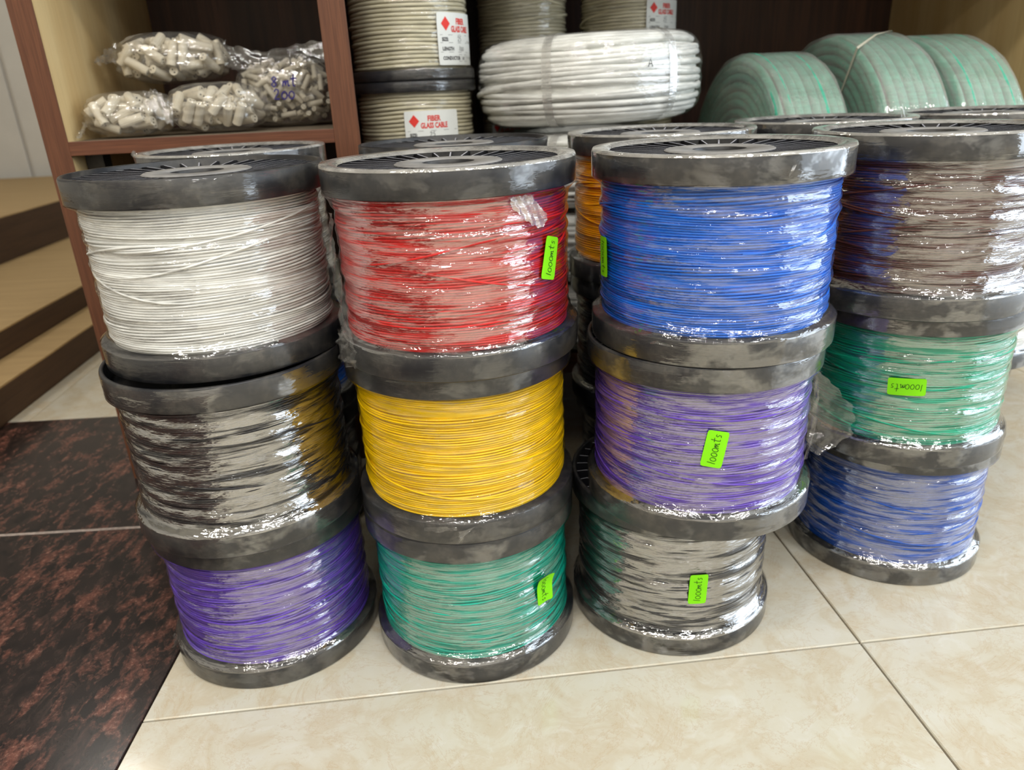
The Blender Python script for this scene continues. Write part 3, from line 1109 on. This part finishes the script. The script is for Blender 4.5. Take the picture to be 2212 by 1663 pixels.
def cable_label(parent, phi, z, w, h, r):
    g2, F = rounded_grid(w, h, 0.002, 16, 6)
    V, FF = thick(wrap(g2, phi, z, r), F, wrap(g2, phi, z, r - .0003))
    s = mesh_obj('paper_label', V, FF, M_PAPER, parent, smooth=False)
    s['label'] = 'white paper label with red heading'
    X0, Y1 = -w / 2, h / 2
    k = h / 0.078

    def put(body, x, y, size, mat, name, bold=False, sx=1.0):
        V, F = text_mesh(body, size, bold)
        P = [(X0 + x + a * sx, Y1 - y + b) for a, b in V]
        mesh_obj(name, wrap(P, phi, z, r + .0004), F, mat, s, smooth=False)
    put('FIBER', 0.040 * k, 0.0170 * k, 0.0125 * k, M_INK_RED, 'heading', True, 0.8)
    put('GLASS CABLE', 0.0275 * k, 0.0285 * k, 0.0125 * k, M_INK_RED, 'heading', True, 0.66)
    # diamond emblem
    dm = [(0.0165, .006), (0.0255, .0165), (0.0165, .027), (0.0075, .0165)]
    n = 6
    P, F2 = [], []
    for i in range(n + 1):
        for j in range(n + 1):
            a, b = i / n, j / n
            q = (np.array(dm[0]) * (1 - a) * (1 - b) + np.array(dm[1]) * a * (1 - b) + np.array(dm[2]) * a * b + np.array(dm[3]) * (1 - a) * b) * k
            P.append((X0 + q[0], Y1 - q[1]))
    for i in range(n):
        for j in range(n):
            a = i * (n + 1) + j
            F2.append((a, a + 1, a + n + 2, a + n + 1))
    mesh_obj('emblem', wrap(P, phi, z, r + .0004), F2, M_INK_RED, s, smooth=False)
    put('SIZE:', 0.0075 * k, 0.0420 * k, 0.0075 * k, M_INK_BLACK, 'print', True, 0.85)
    put('LENGTH', 0.0075 * k, 0.0560 * k, 0.0075 * k, M_INK_BLACK, 'print', True, 0.85)
    put('CONDUCTOR', 0.0075 * k, 0.0700 * k, 0.0075 * k, M_INK_BLACK, 'print', True, 0.80)
    put('x', 0.0545 * k, 0.0695 * k, 0.0080 * k, M_INK_BLACK, 'print', True)
    lines = []
    for yy in (0.033, 0.0445, 0.0585):
        lines.append(np.array([(X0 + .004 * k, Y1 - yy * k), (X0 + w * 0.5, Y1 - yy * k), (X0 + w - .003 * k, Y1 - yy * k)]))
    for bx in (0.044, 0.0605):
        b0, b1, b2, b3 = X0 + bx * k, X0 + (bx + .0075) * k, Y1 - .0725 * k, Y1 - .0620 * k
        lines.append(np.array([(b0, b2), (b1, b2), (b1, b3), (b0, b3), (b0, b2)]))
    v2, f2 = ribbon(lines, 0.00045)
    mesh_obj('ruled_lines', wrap(v2, phi, z, r + .0004), f2, M_INK_BLACK, s, smooth=False)
    hand = []
    for body, x, y in (('25', 0.042, 0.0425), ('100', 0.045, 0.0565)):
        sts, tw = strokes(body, 0.0085 * k, 0.1)
        hand += [q * 0.9 + np.array([X0 + x * k, Y1 - y * k]) for q in sts]
    v2, f2 = ribbon(hand, 0.0007)
    mesh_obj('handwriting', wrap(v2, phi, z, r + .0005), f2, M_INK_BLACK, s, smooth=False)


BH, BFT = 0.235, 0.0172
V, F = lathe([(0.024, -BFT), (0.024, -.002), (0.04, 0.0), (0.05, -.006), (0.100, -.006), (0.1045, 0.0), (0.1085, 0.0), (0.110, -.0015), (0.110, -BFT + .0015), (0.1085, -BFT)], 96)
src_bft = hidden_src(mesh_obj('top_flange', V, F, M_FLANGE))
V, F = lathe([(r, -z) for r, z in [(0.024, -BFT), (0.024, -.002), (0.04, 0.0), (0.05, -.006), (0.100, -.006), (0.1045, 0.0), (0.1085, 0.0), (0.110, -.0015), (0.110, -BFT + .0015), (0.1085, -BFT)]][::-1], 96)
src_bfb = hidden_src(mesh_obj('bottom_flange', V, F, M_FLANGE))
V, F, bfB = winding(301, 0.1015, BFT, BH - BFT, 0.0064, 0.0031, 72, 0.0016, 3, 0.0005)
src_bw = hidden_src(mesh_obj('cable_winding', V, F, M_BEIGE))
V, F, UV, MI = film_shell(9, bfB, False, [(0.1106, BH - .001), (0.1106, BH - .004), (0.1106, BH - BFT + .002)], [(0.1106, BFT - .002), (0.1106, .003)], 0.1015, BFT, BH - BFT, 0.110, taper=0.01)
src_bf = hidden_src(mesh_obj('stretch_film', V, F, None, uvs=UV, mats=[M_FILM_TIGHT, M_COLLAR, M_FILM_TIGHT], midx=MI))


def beige(x, y, z, label, rot, scale=1.0, lab=None, zs=1.0):
    t = empty('cable_spool', (x, y, z), label, 'spool', 'beige fibre glass cable spools in the cabinet')
    t.scale = (scale, scale, scale * zs)
    a = inst('top_flange', src_bft, t)
    a.location = (0, 0, BH)
    inst('bottom_flange', src_bfb, t)
    w = inst('cable_winding', src_bw, t)
    w.rotation_euler = (0, 0, rot)
    f = inst('stretch_film', src_bf, t)
    f.rotation_euler = (0, 0, rot)
    if lab:
        cable_label(t, lab[0], lab[1], lab[2], lab[3], 0.1040)
    return t


zb = ZB + 0.0006
beige(-.0325, 1.427, zb, 'lowest beige cable spool of the stack beside the cabinet divider', 0.3)
beige(-.0325, 1.427, zb + BH + .0004, 'beige cable spool with centred white label, under another beside the divider', 1.4, lab=(-1.28, 0.150, 0.098, 0.076))
beige(-.0325, 1.427, zb + 2 * (BH + .0004), 'upper beige cable spool with white label turned right, beside the divider', 2.2, lab=(-0.62, 0.062, 0.098, 0.080))
beige(.1990, 1.705, zb, 'lowest beige cable spool behind the white coil, left one', 3.3, 0.919, zs=1.15)
beige(.1990, 1.705, zb + BH * 1.057 + .0004, 'beige cable spool glimpsed left of the white coil, with red lettered label', 0.9, 0.919, lab=(-2.05, 0.100, 0.098, 0.076), zs=1.15)
beige(.1990, 1.705, zb + 2 * (BH * 1.057 + .0004), 'unlabelled beige cable spool rising behind the white coil', 5.1, 0.919, zs=1.15)
beige(.4240, 1.690, zb, 'lowest beige cable spool behind the white coil, right one', 1.9, 0.95)
beige(.4240, 1.690, zb + BH * .977 + .0004, 'middle beige cable spool behind the white coil, right one', 4.2, 0.977)
beige(.4240, 1.690, zb + 2 * (BH * .977 + .0004), 'labelled beige cable spool rising behind the right half of the white coil', 2.9, 0.977, lab=(-0.98, 0.110, 0.098, 0.076))


# ================================================================== WHITE COILS
def coil_profile(ro, ri, hh, rad, n):
    """points around a rounded rectangle section, centre at mid radius"""
    pts = []
    cxm = (ro + ri) / 2
    hw = (ro - ri) / 2
    per = np.linspace(0, 2 * PI, 720, endpoint=False)
    e = 3.2
    q = np.stack([cxm + hw * np.sign(np.cos(per)) * np.abs(np.cos(per)) ** (2 / e), hh * np.sign(np.sin(per)) * np.abs(np.sin(per)) ** (2 / e)], 1)
    d = np.concatenate([[0], np.cumsum(np.linalg.norm(np.diff(np.vstack([q, q[:1]]), axis=0), axis=1))])
    s = np.linspace(0, d[-1], n, endpoint=False)
    qq = np.vstack([q, q[:1]])
    return np.stack([np.interp(s, d, qq[:, 0]), np.interp(s, d, qq[:, 1])], 1), d[-1]


def coil_winding(seed, ro, ri, hh, wr, n, seg=110, amp=0.6, strands=5):
    r = np.random.default_rng(seed)
    prof, per = coil_profile(ro - wr, ri + wr, hh - wr, 0.04, 2000)
    paths = []
    th = np.linspace(0, 2 * PI, seg, endpoint=False)
    for k in range(n):
        s = k / n
        off = s + (amp / n) * (np.sin(th + r.uniform(0, 6)) + 0.6 * np.sin(2 * th + r.uniform(0, 6)))
        idx = (off % 1.0) * 2000
        R_ = np.interp(idx, np.arange(2001), np.append(prof[:, 0], prof[0, 0])) + r.normal(0, wr * 0.12)
        Z_ = np.interp(idx, np.arange(2001), np.append(prof[:, 1], prof[0, 1]))
        paths.append(np.stack([R_ * np.cos(th), R_ * np.sin(th), Z_], 1))
    V, F = tube(paths, wr, 8, closed=True)
    V = list(V)
    F = list(F)
    # sleeves that cross over the others
    P2 = []
    for k in range(strands):
        u = np.linspace(0, 1, 50)
        t0 = r.uniform(-2.6, -0.6)
        tA = t0 + u * r.uniform(1.0, 2.0)
        zA = hh * (r.uniform(-.5, .5) + r.choice([-1, 1]) * 0.45 * (u - .5))
        zA = np.clip(zA, -hh * .75, hh * .75)
        RA = ro - wr + wr * 1.5 * np.sin(PI * u) ** 0.5 - wr * .3
        P2.append(np.stack([RA * np.cos(tA), RA * np.sin(tA), zA], 1))
    b = len(V)
    V2, F2 = tube(P2, wr, 8)
    V += list(V2)
    F += [tuple(i + b for i in f) for f in F2]
    # body behind the sleeves
    pc, _ = coil_profile(ro - 1.7 * wr, ri + 1.7 * wr, hh - 1.7 * wr, .04, 40)
    b = len(V)
    V3, F3 = lathe([tuple(p) for p in pc], 64)
    V += V3
    F += [tuple(i + b for i in f) for f in F3]
    return V, F


def coil_film(ro, ri, hh, n=56, seg=120, seed=0, rip=0.0008):
    r = np.random.default_rng(seed)
    pc, per = coil_profile(ro, ri, hh, .04, n)
    ph = r.uniform(0, 6, 6)
    V, UV, F = [], [], []
    for i in range(n + 1):
        p = pc[i % n]
        for k in range(seg + 1):
            a = 2 * PI * k / seg
            d = rip * (math.sin(7 * a + 2 * i + ph[0]) + math.sin(13 * a - 1.3 * i + ph[1]))
            if i == n:
                d = rip * (math.sin(7 * a + ph[0]) + math.sin(13 * a + ph[1]))
            R_ = p[0] + d
            V.append((R_ * math.cos(a), R_ * math.sin(a), p[1]))
            UV.append((a * ro, per * i / n))
    for i in range(n):
        for k in range(seg):
            a = i * (seg + 1) + k
            F.append((a, a + seg + 1, a + seg + 2, a + 1))
    return V, F, UV


def section_strap(ro, ri, hh, ang, w, off=0.0015, n=48):
    pc, per = coil_profile(ro + off, ri - off, hh + off, .04, n)
    V, F, UV = [], [], []
    for i in range(n):
        R_, z = pc[i]
        for s in (-1, 1):
            a = ang + s * w / 2 / ro
            V.append((R_ * math.cos(a), R_ * math.sin(a), z))
            UV.append((s * w / 2, per * i / n))
    for i in range(n):
        j = (i + 1) % n
        F.append((2 * i, 2 * i + 1, 2 * j + 1, 2 * j))
    return V, F, UV


CR, CRI, CHH = 0.1985, 0.080, 0.0690
V, F = coil_winding(40, CR, CRI, CHH, 0.0050, 46)
src_cw = hidden_src(mesh_obj('sleeve_winding', V, F, M_WCOIL))
V, F, UV = coil_film(CR + .002, CRI - .002, CHH + .0015, seed=4)
M_COILFILM = film_mat('coil_stretch_film', 0.0, 0.10, su=16, sv=40)
src_cf = hidden_src(mesh_obj('stretch_film', V, F, M_COILFILM, uvs=UV))
M_STRAPFILM = film_mat('film_strap', 0.10, 0.28, milky=0.28, su=30, sv=60)


def white_coil(x, y, z, label, rot, tilt=0.0, hh=1.0):
    t = empty('sleeve_coil', (x, y, z), label, 'coil', 'white sleeving coils in the cabinet')
    t.rotation_euler = (0, tilt, 0)
    t.scale = (1, 1, hh)
    a = inst('sleeve_winding', src_cw, t)
    a.rotation_euler = (0, 0, rot)
    a.location = (0, 0, CHH)
    f = inst('stretch_film', src_cf, t)
    f.location = (0, 0, CHH)
    for ang in (-2.10, -1.02, 0.6, 2.4):
        V, F, UV = section_strap(CR + .002, CRI - .002, CHH + .0015, ang, 0.016)
        s = mesh_obj('film_strap', V, F, M_STRAPFILM, t, uvs=UV)
        s.location = (0, 0, CHH)
    return t


hs = (0.563 - ZB) / 3 / (2 * CHH + .0080)
dz_ = (0.563 - ZB) / 3
for k, lb in enumerate(('lowest white sleeving coil on the cabinet base', 'middle white sleeving coil, seen in the gap between red and blue spools', 'white sleeving coil directly under the topmost white coil')):
    white_coil(0.2837, 1.4040, ZB + .002 + k * dz_, lb, 0.7 * k, 0.0, hs)
tc = white_coil(0.2837, 1.4146, 0.572, 'topmost thick white sleeving coil wrapped in clear film', 2.6, -0.020)
sts, tw = strokes('A', 0.012)
v2, f2 = ribbon([q + np.array([-tw / 2, 0]) for q in sts], 0.0014)
mesh_obj('printed_mark', wrap(v2, -1.26, CHH + .012, CR + .0046), f2, M_INK_BLACK, tc, smooth=False)


# ================================================================== GREEN HOSE COILS
def hose_coil(x0, x1, yc, R, label, seed, straps=(), skew=0.0, yaw=0.0):
    w = x1 - x0
    t = empty('hose_coil', ((x0 + x1) / 2, yc, ZB + .001), label, 'coil', 'green hose coils in the cabinet')
    t.rotation_euler = (0, 0, yaw)
    wr = 0.0078
    nx = max(2, int(w / (2 * wr)))
    r = np.random.default_rng(seed)
    paths = []
    th = np.linspace(0, 2 * PI, 96, endpoint=False)
    ri = 0.105
    layers = int((R - ri) / (2 * wr))
    for l in range(layers):
        rad = R - wr - l * (R - ri) / layers
        xs = np.linspace(-w / 2 + wr, w / 2 - wr, nx)
        use = xs if l == 0 or l == layers - 1 else (xs[0], xs[-1])
        for xx in use:
            rr = rad - (0.005 if l == 0 and abs(xx) > w / 2 - 2 * wr else 0.0) + 0.0008 * np.sin(2 * th + r.uniform(0, 6)) + r.normal(0, .0007)
            xa = xx + 0.0010 * np.sin(3 * th + r.uniform(0, 6))
            paths.append(np.stack([xa * np.ones_like(th), rr * np.cos(th), R + rr * np.sin(th)], 1))
    V, F = tube(paths, wr, 8, closed=True)
    mesh_obj('hose_winding', V, F, M_HOSE, t)
    # clear wrap: lathe around x
    prof = [(ri - .002, -w / 2 - .0012), (R * .6, -w / 2 - .0018), (R - .012, -w / 2 - .0015), (R - .002, -w / 2 + .004), (R + .0015, -w / 2 + .014), (R + .002, 0.0),
            (R + .0015, w / 2 - .014), (R - .002, w / 2 - .004), (R - .012, w / 2 + .0015), (ri - .002, w / 2 + .0012)]
    pp = []
    for a, b in zip(prof[:-1], prof[1:]):
        for q in range(4):
            pp.append((a[0] + (b[0] - a[0]) * q / 4, a[1] + (b[1] - a[1]) * q / 4))
    pp.append(prof[-1])
    seg = 110
    V, F, UV = [], [], []
    s = 0
    for i, (rr, xx) in enumerate(pp):
        s += math.hypot(rr - pp[i - 1][0], xx - pp[i - 1][1]) if i else 0
        for k in range(seg + 1):
            a = 2 * PI * k / seg
            q = rr + 0.0009 * math.sin(11 * a + i) + .0006 * math.sin(29 * a - 2 * i)
            if abs(q) > R + .0009:
                q = R + .0009 + (0.0004 if k % 2 else 0)
            V.append((xx, q * math.cos(a), R + q * math.sin(a)))
            UV.append((a * R, s))
    for i in range(len(pp) - 1):
        for k in range(seg):
            a = i * (seg + 1) + k
            F.append((a, a + seg + 1, a + seg + 2, a + 1))
    mesh_obj('stretch_film', V, F, M_HOSEFILM, t, uvs=UV)
    # white straps round the section, and film bands
    for ang in straps:
        P = [(ri - .004, -w / 2 - .003), (ri - .004, w / 2 + .003), (R + .003, w / 2 + .003), (R + .0035, 0), (R + .003, -w / 2 - .003)]
        V, F = [], []
        for rr, xx in P:
            for sg in (-1, 1):
                a = ang + sg * 0.0035 / R - skew * (xx + w / 2)
                V.append((xx, rr * math.cos(a), R + rr * math.sin(a)))
        n = len(P)
        for i in range(n):
            j = (i + 1) % n
            F.append((2 * i, 2 * i + 1, 2 * j + 1, 2 * j))
        mesh_obj('strap', V, F, M_STRAP, t, smooth=False)
    return t


M_HOSEFILM = film_mat('hose_stretch_film', 0.01, 0.09, milky=0.36, su=24, sv=30, wr=0.5, coord='ObjectX', mvar=(0.85, 1.15))
hose_coil(0.575, 0.700, 1.452, 0.2460, 'leftmost green hose coil standing on edge, its wound end facing out', 61, (2.75,))
hose_coil(0.737, 0.858, 1.440, 0.2590, 'middle and tallest green hose coil standing on edge with a white strap', 62, (2.05,), 3.6)
hose_coil(0.880, 1.000, 1.444, 0.2550, 'green hose coil standing on edge nearest the pale cabinet side', 63)


# ================================================================== BAGS OF CERAMIC TUBES on the shelf
def ceramic_src(L, R_, name):
    n = 14
    V, F, MI = [], [], []
    prof = [(R_ * .9, -L / 2), (R_, -L / 2 + R_ * .12), (R_, L / 2 - R_ * .12), (R_ * .9, L / 2)]
    for rr, xx in prof:
        for k in range(n):
            a = 2 * PI * k / n
            V.append((xx, rr * math.cos(a), rr * math.sin(a)))
    for i in range(3):
        for k in range(n):
            k2 = (k + 1) % n
            F.append((i * n + k, (i + 1) * n + k, (i + 1) * n + k2, i * n + k2))
            MI.append(0)
    F.append(tuple(range(n)))
    F.append(tuple(range(3 * n, 4 * n))[::-1])
    MI += [0, 0]
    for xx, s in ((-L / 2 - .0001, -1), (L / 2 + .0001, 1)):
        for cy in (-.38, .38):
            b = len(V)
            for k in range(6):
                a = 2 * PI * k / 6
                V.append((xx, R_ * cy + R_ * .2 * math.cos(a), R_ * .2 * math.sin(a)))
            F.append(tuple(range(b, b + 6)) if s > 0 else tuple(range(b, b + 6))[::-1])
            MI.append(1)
    return hidden_src(mesh_obj(name, V, F, None, smooth=False, mats=[M_CERAMIC, M_BORE_SHADE], midx=MI))


src_big = ceramic_src(0.037, 0.0072, 'ceramic_tube')
src_small = ceramic_src(0.027, 0.0046, 'ceramic_tube')


def seg_dist(p1, d1, p2, d2):
    """closest distance between two segments given centre and half vectors"""
    best = 1e9
    r = p1 - p2
    a, e, f = d1 @ d1, d2 @ d2, d2 @ r
    c, b = d1 @ r, d1 @ d2
    den = a * e - b * b
    s = np.clip((b * f - c * e) / den, -1, 1) if den > 1e-12 else 0.0
    t = np.clip((b * s + f) / e, -1, 1)
    s = np.clip((b * t - c) / a, -1, 1)
    return np.linalg.norm(p1 + d1 * s - p2 - d2 * t)


def bag(c, semi, label, tubes_label, src, L, R_, count, seed, flap=None, rot=0.0, flat=0.86, writing=None):
    t = empty('polythene_bag', (c[0], c[1], c[2] - semi[2]), label, 'bag', 'clear bags on the cabinet shelf')
    t.rotation_euler = (0, 0, rot)
    r = np.random.default_rng(seed)
    a, b, h = semi
    ph = r.uniform(0, 6, 10)
    nu, nv = 64, 36
    V, UV, F = [], [], []
    for j in range(nv + 1):
        v = -PI / 2 + PI * j / nv
        for i in range(nu + 1):
            u = 2 * PI * i / nu
            cu, su_ = math.cos(u), math.sin(u)
            e = 0.72
            x = math.copysign(abs(cu) ** e, cu) * math.cos(v) ** 0.62
            y = math.copysign(abs(su_) ** e, su_) * math.cos(v) ** 0.62
            z = math.sin(v)
            k = 1 + 0.035 * math.sin(5 * u + 3 * v + ph[0]) + 0.03 * math.sin(9 * u - 5 * v + ph[1]) + 0.02 * math.sin(17 * v + 4 * u + ph[2])
            if i == nu:
                pass
            zz = z * (1 + 0.05 * math.sin(3 * u + ph[3]) * math.cos(v))
            V.append((a * x * k, b * y * k, h + h * max(-1.0, zz)))
            UV.append((u * a, v * h * 1.5))
    for j in range(nv):
        for i in range(nu):
            q = j * (nu + 1) + i
            F.append((q, q + 1, q + nu + 2, q + nu + 1))
    body = mesh_obj('bag_body', V, F, M_BAG, t, uvs=UV)
    if flap:
        for k, (pts, wd) in enumerate(flap):
            crumple('bag_flap', t, pts, wd, seed + k, 0.0022, 22, 8, M_BAG)
    if writing:
        sts = []
        for txt, x, z in writing:
            s_, tw = strokes(txt, 0.0165, 0.15)
            sts += [q + np.array([x, z]) for q in s_]
        v2, f2 = ribbon(sts, 0.0024)
        P = []
        for x, z in v2:
            q = max(0.0, 1 - abs((z - h) / h) ** 3.2)
            P.append((x, -b * (1.02 * q ** 0.31) * (1 - 0.10 * abs(x / a) ** 3) - .003, z))
        mesh_obj('handwriting', P, f2, M_INK_BLUE, t, smooth=False)
    # tubes packed inside, no two crossing
    cen, half = [], []
    tries = 0
    Rt = Matrix.Rotation(rot, 3, 'Z')
    while len(cen) < count and tries < 9000:
        tries += 1
        # favour the skin of the bag, where they show
        q = r.normal(size=3)
        q /= np.linalg.norm(q)
        if q[1] > 0.35:
            q[1] = -q[1]
        rad = r.uniform(0.72, 0.96) if r.random() < 0.8 else r.uniform(0.2, 0.75)
        e = 0.75
        p = np.sign(q) * np.abs(q) ** e * rad
        p = p * np.array([a - R_ * 1.4, b - R_ * 1.4, h - R_ * 1.35])
        nrm = q / np.array(semi)
        nrm /= np.linalg.norm(nrm)
        d = r.normal(size=3)
        d -= nrm * (d @ nrm) * r.uniform(0.8, 1.0)
        d /= np.linalg.norm(d)
        if p[2] < -h * 0.35 and abs(d[2]) > 0.4:
            d[2] *= 0.2
            d /= np.linalg.norm(d)
        hd = d * (L / 2 - R_ * 0.6)
        for s in (-1, 1):
            w_ = (p + s * (hd + d * R_ * .6)) / np.array([a, b, h])
            if (np.abs(w_) ** 2.6).sum() > 0.97:
                break
        else:
            if all(seg_dist(p, hd, c2, h2) > 1.75 * R_ for c2, h2 in zip(cen, half)):
                cen.append(p)
                half.append(hd)
    # those too deep inside to pick apart
    V, F = [], []
    n_ = 8
    for q in range(int(count * 1.1)):
        p = r.normal(size=3)
        p *= r.uniform(0.25, 0.80) / np.linalg.norm(p)
        p = p * np.array([a - R_ * 2.2, b - R_ * 2.2, h - R_ * 2.0])
        d = r.normal(size=3)
        d[2] *= 0.35
        d /= np.linalg.norm(d)
        A = np.cross(d, [0.0, 0.0, 1.0]) + 1e-6
        A /= np.linalg.norm(A)
        B = np.cross(A, d)
        L2 = L * 0.36
        b0 = len(V)
        for sg in (-1, 1):
            for k in range(n_):
                an = 2 * PI * k / n_
                V.append(tuple(Vector(c) + Rt @ Vector(p + sg * d * L2 + R_ * (math.cos(an) * A + math.sin(an) * B))))
        F += [(b0 + k, b0 + (k + 1) % n_, b0 + n_ + (k + 1) % n_, b0 + n_ + k) for k in range(n_)]
        F += [tuple(range(b0, b0 + n_))[::-1], tuple(range(b0 + n_, b0 + 2 * n_))]
    ob = mesh_obj('ceramic_tubes', V, F, M_CERAMIC, smooth=False)
    tag(ob, tubes_label.replace('tube', 'tubes deep', 1), 'ceramic tubes', kind='stuff')
    for p, hd in zip(cen, half):
        o = inst('ceramic_tube', src)
        o.parent = None
        pw = Rt @ Vector(p) + Vector(c)
        o.location = pw
        dv_ = Rt @ Vector(hd)
        o.rotation_mode = 'QUATERNION'
        o.rotation_quaternion = Vector((1, 0, 0)).rotation_difference(dv_.normalized()) @ Quaternion((1, 0, 0), r.uniform(0, 6.28))
        tag(o, tubes_label, 'ceramic tube', tubes_label.replace('short cream ', '').replace('tube', 'tubes', 1))
    return t


ZS = 0.5865
bag((-.4870, 1.316, ZS + .0345), (.068, .060, .0345), 'small clear bag at the front left end of the shelf', 'short cream ceramic tube inside the front left bag',
    src_big, .037, .0072, 60, 21, flap=[([(.040, -.050, .058), (.060, -.052, .048), (.080, -.050, .030)], [(0, .02, .02), (0, .02, .04), (0, .02, .03)]),
                                       ([(-.058, -.045, .022), (-.064, -.046, .012), (-.0705, -.046, .004)], [(0, .02, .014), (0, .02, .012), (0, .012, .006)])])
bag((-.3520, 1.330, ZS + .0385), (.079, .066, .0385), 'clear bag of neatly stacked tubes at the middle of the shelf', 'short cream ceramic tube inside the middle shelf bag',
    src_big, .037, .0072, 70, 22)
bag((-.4300, 1.405, ZS + .1180), (.092, .066, .0400), 'clear bag lying on top of the two front bags', 'short cream ceramic tube inside the bag lying on top',
    src_big, .037, .0072, 80, 23, flap=[([(-.085, -.02, .052), (-.105, -.02, .046), (-.122, -.02, .040)], [(0, .03, .03), (0, .03, .022), (0, .02, .006)]),
                                       ([(.085, -.02, .05), (.095, -.02, .035), (.108, -.01, .02)], [(0, .03, .03), (0, .03, .03), (0, .02, .01)])])
bag((-.2580, 1.445, ZS + .0590), (.086, .052, .0590), 'tall clear bag with violet writing, against the cabinet divider', 'thin cream ceramic tube inside the bag with violet writing',
    src_small, .027, .0046, 120, 24, flap=[([(-.085, -.03, .118), (-.03, -.03, .108), (.03, -.03, .116), (.086, -.03, .120)], [(0, .01, .036), (0, .01, .03), (0, .01, .034), (0, .01, .036)])],
    writing=[('8 mt', -.018, .066), ('200', -.016, .046)])

print('objects', len(bpy.data.objects))
